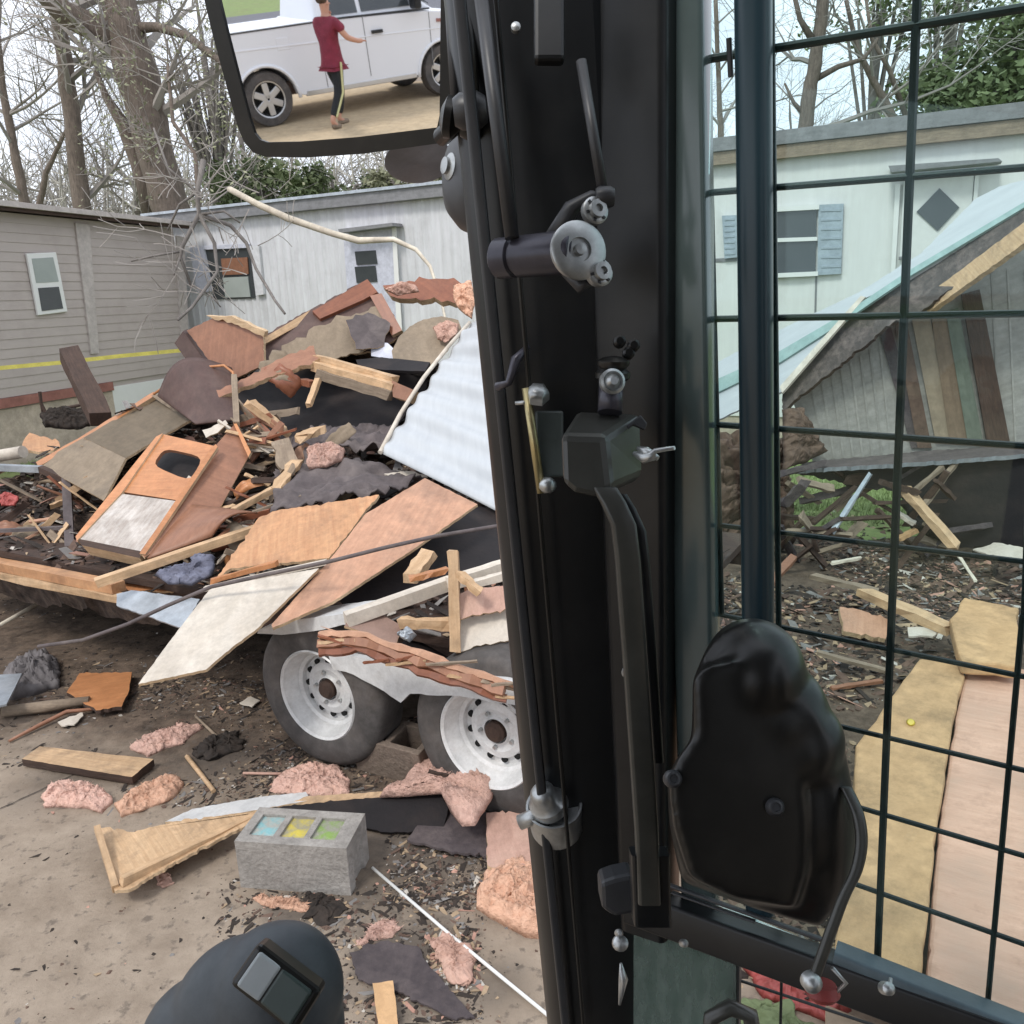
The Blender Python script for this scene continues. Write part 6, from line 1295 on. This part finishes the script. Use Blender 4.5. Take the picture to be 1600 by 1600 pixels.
# roof and floor of the cab; unseen roof added to darken the posts
box('cab_shade_roof', V((.02, -.45, 2.42)), 1.25, 1.7, .06, black, CAB); box('cab_floor', V((.1, -.15, .72)), 1.3, 1.3, .05, black, CAB)
box('rear_shade_wall', V((.03, -1.22, 1.55)), 1.24, .04, 1.75, black, CAB); box('side_shade_wall', V((.93, -.62, 1.55)), .04, 1.2, 1.75, black, CAB); box('seat_back', V((.05, -.55, 1.35)), .5, .14, .9, plast, CAB, bev=.04)  # unseen walls and seat back added to keep rear light off the pillars
loft('back_post', V((-.55, -1.15, .7)), V((-.5, -1.15, 2.4)), rsec(.06, .06), rsec(.06, .06), black, CAB, V((1, 0, 0)))
loft('back_post', V((.6, -.9, .7)), V((.58, -.9, 2.4)), rsec(.06, .06), rsec(.06, .06), black, CAB, V((1, 0, 0)))
# joystick
js = empty_child('joystick', zframe(K3(420, 1560, .5), CB), CAB)
vs, fs = [], []
ell(vs, fs, K3(432, 1555, .50), .040, .043, .036, radians(-25)); ell(vs, fs, K3(340, 1640, .51), .048, .046, .036, radians(-25)); ell(vs, fs, K3(470, 1600, .505), .026, .05, .034, radians(6)); ell(vs, fs, K3(270, 1720, .53), .05, .05, .04); ell(vs, fs, K3(385, 1590, .507), .046, .05, .036, radians(-25)); ell(vs, fs, K3(350, 1560, .512), .026, .026, .024)
remeshed('grip', vs, fs, knobm, js, .0025, 14)
JA = [K3(404, 1472, .463), K3(504, 1548, .458), K3(460, 1618, .452), K3(358, 1538, .457)]
_, jn = fit_plane(JA); jc = sum(JA, V()) / 4
solid('rocker_frame', [p + jn * .0015 for p in JA], jn, .02, plast, js, bev=.003)
def mixp(u, v, o): return JA[0].lerp(JA[1], u).lerp(JA[3].lerp(JA[2], u), v) + jn * o
solid('rocker_button', [mixp(.08, .1, .0035), mixp(.42, .1, .0025), mixp(.42, .9, .0025), mixp(.08, .9, .0035)], jn, .01, rocker, js, bev=.0015)
solid('rocker_button', [mixp(.43, .1, .0022), mixp(.9, .1, .004), mixp(.9, .9, .004), mixp(.43, .9, .0022)], jn, .01, rockerd, js, bev=.0015)
bs = K3(200, 1760, .56); tube('stalk', [K3(300, 1700, .52), bs, bs + V((-.03, 0, -.6))], [.035, .02, .018], plast, js, 16)

# ------------------------------------------------------------------ mirror (a real one) and what stands behind the machine
MC = P(505, 100, 1.25)
rc = ray(535, 195).normalized()
ya = radians(203); rp_ = V((sin(ya), cos(ya), -.168)).normalized(); MN = (rp_ - rc).normalized()
MP = wallplane(MC, MN)
mr_ = empty_child('side_mirror', zframe(MC, MN), CAB)
def rc_poly(px, i, r=.35, k=6):
    a, b, c = px[i - 1], px[i], px[(i + 1) % len(px)]; return [b]
mi_px = [(345, 0), (357, 50), (375, 120), (392, 185), (400, 208), (408, 218), (420, 222), (470, 221), (560, 214), (684, 199), (688, 180), (690, -20), (680, -250), (640, -262), (330, -250), (300, -220)]
mo_px = [(322, 0), (335, 55), (352, 118), (374, 198), (384, 222), (398, 238), (418, 245), (480, 246), (570, 240), (700, 222), (706, 180), (706, -20), (700, -275), (640, -284), (310, -275), (274, -230)]
hv = MP.px(mo_px); gv = MP.px(mi_px)
k = len(mo_px); bk = [p - MN * .03 for p in [MP.at(505 + (x - 505) * .93, -20 + (y + 20) * .93) for x, y in mo_px]]; fo = [p + MN * .006 for p in hv]; fi = [p + MN * .006 for p in gv]
vs = fo + fi + gv + bk; fs = []
for i in range(k):
    j = (i + 1) % k; fs += [[i, j, k + j, k + i], [k + i, k + j, 2 * k + j, 2 * k + i], [i, 3 * k + i, 3 * k + j, j]]
fs.append([3 * k + i for i in range(k)])
o = mesh('mirror_housing', vs, fs, knobm if 0 else plast, mr_, bev=0)
bm = bmesh.new(); bm.from_mesh(o.data); bmesh.ops.recalc_face_normals(bm, faces=bm.faces); bm.to_mesh(o.data); bm.free()
o = mesh('mirror_glass', [p + MN * .001 for p in gv], [list(range(k))], mirm, mr_, zframe(MC, MN))
if o.data.polygons[0].normal.z < 0: o.data.flip_normals()
o = lathe('round_mirror', [(.0, -.02), (.03, -.018), (.05, -.006), (.052, 0), (.046, .002), (0, .005)], mk('blue_grey_shell', (.2, .21, .25), rough=.35, var=0), zframe(K3(655, 252, 1.25), (CB * .25 - CU + CR * .15).normalized()), mr_, 32)
def refl(p): return p - MN * 2 * (p - MC).dot(MN)
EV = refl(EYE)
def MG(x, y, z=0):
    d = ray(x, y); d = d - MN * 2 * d.dot(MN); t = (z - EV.z) / d.z; return EV + d * t
# pickup truck
w1, w2 = MG(430, 198), MG(700, 149)
print('truck wheels', w1, w2, (w2 - w1).length, 'feet', MG(537, 196))
fwd = (w2 - w1); fwd.z = 0; WB = fwd.length; fwd.normalize(); side = V((fwd.y, -fwd.x, 0))
if side.dot(EYE - w1) > 0: side = -side                     # side: away from the mirror's view
tk = empty('pickup_truck', w1, 'white pickup truck parked behind the machine, seen in the side mirror', 'pickup truck')
def TF(x, y, z): return w1 + fwd * x + side * y + V((0, 0, z))
prof = [(-1.25, .55), (-1.22, 1.22), (-1.2, 1.34), (.75, 1.36), (1.0, 1.36), (1.02, 1.38), (2.95, 1.32), (4.0, 1.2), (4.22, 1.05), (4.26, .5), (WB + .55, .42)]
def arch(cx, r=.5): return [(cx + r * cos(a), .36 + r * sin(a)) for a in [radians(t) for t in range(5, 176, 17)]]
prof = prof + arch(WB) + [(WB - .6, .38), (.6, .38)] + arch(0) + [(-.6, .42)]
def extr(name, pr, y0, y1, mat, bev=.03, parent=tk):
    k = len(pr); vs = [TF(x, y0, z) for x, z in pr] + [TF(x, y1, z) for x, z in pr]
    fs = [list(range(k)), list(range(2 * k - 1, k - 1, -1))] + [[i, i + k, (i + 1) % k + k, (i + 1) % k] for i in range(k)]
    o = mesh(name, vs, fs, mat, parent, bev=bev); bm = bmesh.new(); bm.from_mesh(o.data); bmesh.ops.recalc_face_normals(bm, faces=bm.faces); bm.to_mesh(o.data); bm.free(); return o
extr('body', prof, -.02, 1.95, truckw, .04)
g0 = [(1.02, 1.36), (1.1, 1.9), (2.3, 1.92), (3.1, 1.34)]
vs = [TF(x, .06, z) if z < 1.5 else TF(x, .22, z) for x, z in g0] + [TF(x, 1.87, z) if z < 1.5 else TF(x, 1.71, z) for x, z in g0]
mesh('cab', vs, [[0, 1, 2, 3], [7, 6, 5, 4], [0, 4, 5, 1], [1, 5, 6, 2], [2, 6, 7, 3]], truckw, tk, bev=.05)
def side_q(name, pts, off, mat, bev=0):
    q = [TF(x, .06 + (z - 1.36) / .56 * .16 - off if z > 1.37 else -.02 - off, z) for x, z in pts]; _, n = fit_plane(q); n = -side if n.dot(side) > 0 else n
    return solid(name, q, n, .02, mat, tk, bev=bev)
side_q('side_window', [(1.18, 1.42), (1.22, 1.82), (1.75, 1.84), (1.75, 1.42)], .012, glassd); side_q('side_window', [(1.82, 1.42), (1.82, 1.84), (2.25, 1.85), (2.82, 1.42)], .012, glassd)
q = [TF(2.36, .30, 1.88), TF(2.36, 1.63, 1.88), TF(3.06, 1.76, 1.39), TF(3.06, .17, 1.39)]; solid('windscreen', [p + fwd * .03 + V((0, 0, .02)) for p in q], (fwd + V((0, 0, 1.4))).normalized(), .02, glassd, tk)
extr('door_seam', [(1.78, .5), (1.79, .5), (1.79, 1.36), (1.78, 1.36)], -.026, 0, roofe, 0); extr('door_seam', [(2.95, .5), (2.96, .5), (2.98, 1.3), (2.97, 1.3)], -.026, 0, roofe, 0); extr('door_seam', [(1.0, .4), (1.01, .4), (1.01, 1.36), (1.0, 1.36)], -.026, 0, roofe, 0)
extr('door_handle', [(1.9, 1.1), (2.1, 1.1), (2.1, 1.15), (1.9, 1.15)], -.06, -.02, black, .01)
extr('side_vent', [(3.1, 1.14), (3.42, 1.12), (3.42, 1.17), (3.1, 1.19)], -.035, -.01, redtrim, 0)
extr('sill', [(.62, .36), (WB - .55, .36), (WB - .57, .44), (.64, .44)], -.03, .02, silver, .01)
extr('bumper', [(4.2, .45), (4.32, .5), (4.32, .8), (4.2, .85)], .1, 1.85, silver, .03)
extr('headlight', [(3.9, .98), (4.24, .95), (4.2, 1.12), (3.9, 1.18)], -.03, .3, greymetal, .02)
extr('wing_mirror', [(2.62, 1.38), (2.75, 1.38), (2.75, 1.6), (2.62, 1.6)], -.28, -.05, black, .03)
extr('body_crease', [(-1.15, 1.12), (4.1, 1.02), (4.1, 1.035), (-1.15, 1.145)], -.028, 0, truckw, .004)
extr('tail_light', [(-1.26, .95), (-1.12, .95), (-1.12, 1.28), (-1.24, 1.28)], -.035, .1, redpl, .01); extr('bed_cap', [(-1.2, 1.335), (.98, 1.355), (.98, 1.375), (-1.2, 1.355)], -.03, .1, black, .004)
extr('fuel_door', [(.3, 1.05), (.5, 1.05), (.5, 1.22), (.3, 1.22)], -.024, 0, truckw, .004); extr('window_trim', [(1.1, 1.365), (3.0, 1.335), (3.0, 1.36), (1.1, 1.39)], -.03, .08, black, .004)
for cx in (0, WB):
    vs, fs = [], []; tube_data([TF(cx + .515 * cos(t), -.02, .36 + .515 * sin(t)) for t in [radians(q) for q in range(0, 181, 10)]], .028, 6, vs, fs); mesh('wheel_flare', vs, fs, truckw, tk, sm=True)
extr('underside', [(-1.1, .4), (4.0, .4), (4.0, .6), (-1.1, .6)], .12, 1.8, charred, 0)
for x in (0, WB):
    for y, s in ((.12, -1), (1.81, 1)):
        f = zframe(TF(x, y, .40), side * s); wz = empty_child('wheel', f, tk)
        lathe('tyre', [(.26, -.1), (.37, -.12), (.4, -.08), (.4, .08), (.38, .12), (.28, .13), (.255, .11)], rubber, f, wz, 40, cap=False)
        lathe('rim', [(.258, .1), (.262, .118), (.24, .115), (.22, .05), (.0, .03)], holem, f, wz, 40, cap=False)
        lathe('rim_lip', [(.262, .1), (.268, .125), (.25, .122), (.24, .1)], silver, f, wz, 40, cap=False)
        for q in range(6):
            g = f @ Matrix.Rotation(q * pi / 3, 4, 'Z') @ Matrix.Translation((.13, 0, .09)); box('spoke', None, .23, .1, .035, silver, wz, frame=g, bev=.01)
RY0, RY1 = (MG(380, 72) - w1).dot(side), (MG(400, 22) - w1).dot(side); print('road', RY0, RY1)
flat('road', [tuple((w1 + side * y + fwd * x).xy) for x, y in ((-40, RY0), (40, RY0), (40, RY1), (-40, RY1))], .012, asph)
flat('verge', [tuple((w1 + side * y + fwd * x).xy) for x, y in ((-40, RY1), (40, RY1), (40, 60), (-40, 60))], .008, grassm)
# person walking past the truck
def person(loc, rz):
    root = empty('person', loc, 'person in maroon shirt and dark striped trousers, one hand at the face, beside the truck', 'person', rz=rz)
    M = Matrix.Translation(loc) @ Matrix.Rotation(rz, 4, 'Z')
    def skn(name, pts, edges, rad, mat, lvl=2, rootv=0):
        me = bpy.data.meshes.new(name); me.from_pydata([V(p) for p in pts], edges, []); me.materials.append(mat)
        o = bpy.data.objects.new(name, me); o.matrix_world = M; link(o); o.parent = root; o.matrix_parent_inverse = root.matrix_world.inverted()
        s = o.modifiers.new('s', 'SKIN'); sv = me.skin_vertices[0].data
        for i, r in enumerate(rad): sv[i].radius = r if isinstance(r, tuple) else (r, r)
        sv[rootv].use_root = True; s.use_smooth_shade = True
        b = o.modifiers.new('b', 'SUBSURF'); b.levels = b.render_levels = lvl; return o
    # x right, y forward, z up
    J = [(0, 0, .93), (0, 0, 1.12), (0, .01, 1.34), (0, .01, 1.46), (0, .02, 1.53), (0, .035, 1.62), (0, .03, 1.74),
         (.19, .0, 1.42), (.27, .10, 1.20), (.16, .24, 1.42), (.12, .2, 1.5),
         (-.19, .0, 1.42), (-.29, .12, 1.2), (-.30, .33, 1.13), (-.30, .40, 1.13),
         (.10, 0, .9), (.11, .16, .5), (.11, .02, .09), (.11, .12, .03), (.115, .2, .025),
         (-.10, 0, .9), (-.11, -.06, .49), (-.11, -.30, .12), (-.11, -.22, .03), (-.11, -.16, .025)]
    E_ = [(0, 1), (1, 2), (2, 3), (3, 4), (4, 5), (5, 6), (2, 7), (7, 8), (8, 9), (9, 10), (2, 11), (11, 12), (12, 13), (13, 14), (0, 15), (15, 16), (16, 17), (17, 18), (18, 19), (0, 20), (20, 21), (21, 22), (22, 23), (23, 24)]
    R_ = [(.15, .1), (.14, .1), (.16, .11), .06, .052, (.075, .09), (.06, .075), .055, .045, .032, .03, .055, .045, .032, .03, .09, .06, .042, .04, .025, .09, .06, .042, .04, .025]
    skn('body', J, E_, R_, skin)
    skn('shirt', [(0, 0, .84), (0, 0, .95), (0, 0, 1.14), (0, .01, 1.34), (0, .01, 1.45), (.19, 0, 1.42), (.25, .06, 1.28), (-.19, 0, 1.42), (-.26, .1, 1.29)], [(0, 1), (1, 2), (2, 3), (3, 4), (3, 5), (5, 6), (3, 7), (7, 8)],
        [(.185, .165), (.18, .155), (.17, .125), (.185, .125), .075, .08, .072, .08, .072], maroon, rootv=1)
    skn('trousers', [(0, 0, .96), (0, 0, .90), (.09, .01, .82), (.11, .16, .5), (.11, .04, .14), (-.09, -.01, .82), (-.11, -.06, .49), (-.11, -.27, .16)], [(0, 1), (1, 2), (2, 3), (3, 4), (1, 5), (5, 6), (6, 7)], [.145, .14, .105, .08, .062, .105, .08, .062], blackc)
    skn('trouser_stripe', [(.19, 0, .9), (.195, .08, .7), (.197, .165, .5), (.18, .05, .15)], [(0, 1), (1, 2), (2, 3)], [.018, .018, .018, .016], ystripe, 1)
    skn('trouser_stripe', [(-.19, 0, .9), (-.195, -.06, .49), (-.18, -.26, .17)], [(0, 1), (1, 2)], [.018, .018, .016], ystripe, 1)
    skn('hair', [(0, -.02, 1.64), (0, -.01, 1.72), (0, .02, 1.765)], [(0, 1), (1, 2)], [(.085, .08), (.09, .1), (.06, .07)], hairm, 2)
    skn('nose', [(0, .125, 1.655), (0, .14, 1.63)], [(0, 1)], [.01, .014], skin, 1)
    for s in (-1, 1): skn('ear', [(s * .082, .03, 1.66), (s * .085, .03, 1.62)], [(0, 1)], [.012, .01], skin, 1)
    for s in (-1, 1): skn('eye', [(s * .03, .118, 1.665), (s * .03, .12, 1.66)], [(0, 1)], [.008, .008], holem, 1)
    for s, wr, d in ((1, V((.12, .2, 1.5)), V((-.25, -.25, .9))), (-1, V((-.30, .40, 1.13)), V((0, 1, -.1)))):
        d = d.normalized(); sd_ = V((0, 0, 1)).cross(d).normalized() if abs(d.z) < .8 else V((1, 0, 0))
        for f_ in range(4):
            b = wr + sd_ * (f_ - 1.5) * .019; l_ = (.06, .075, .07, .055)[f_]
            skn('finger', [b, b + d * l_ * .5, b + d * l_ + V((0, 0, -.015))], [(0, 1), (1, 2)], [.01, .009, .007], skin, 1)
        skn('thumb', [wr - sd_ * .02, wr - sd_ * .05 + d * .03], [(0, 1)], [.011, .008], skin, 1)
    for s, q in ((1, [(.11, -.0, .04), (.11, .12, .035), (.115, .22, .03)]), (-1, [(-.11, -.32, .06), (-.11, -.22, .035), (-.11, -.14, .03)])):
        skn('shoe', q, [(0, 1), (1, 2)], [.045, .045, .035], stickm, 2)
ft = MG(537, 196)
ang = math.atan2(-fwd.x, fwd.y)       # facing along the truck, towards its nose
person(ft, ang + radians(-20))
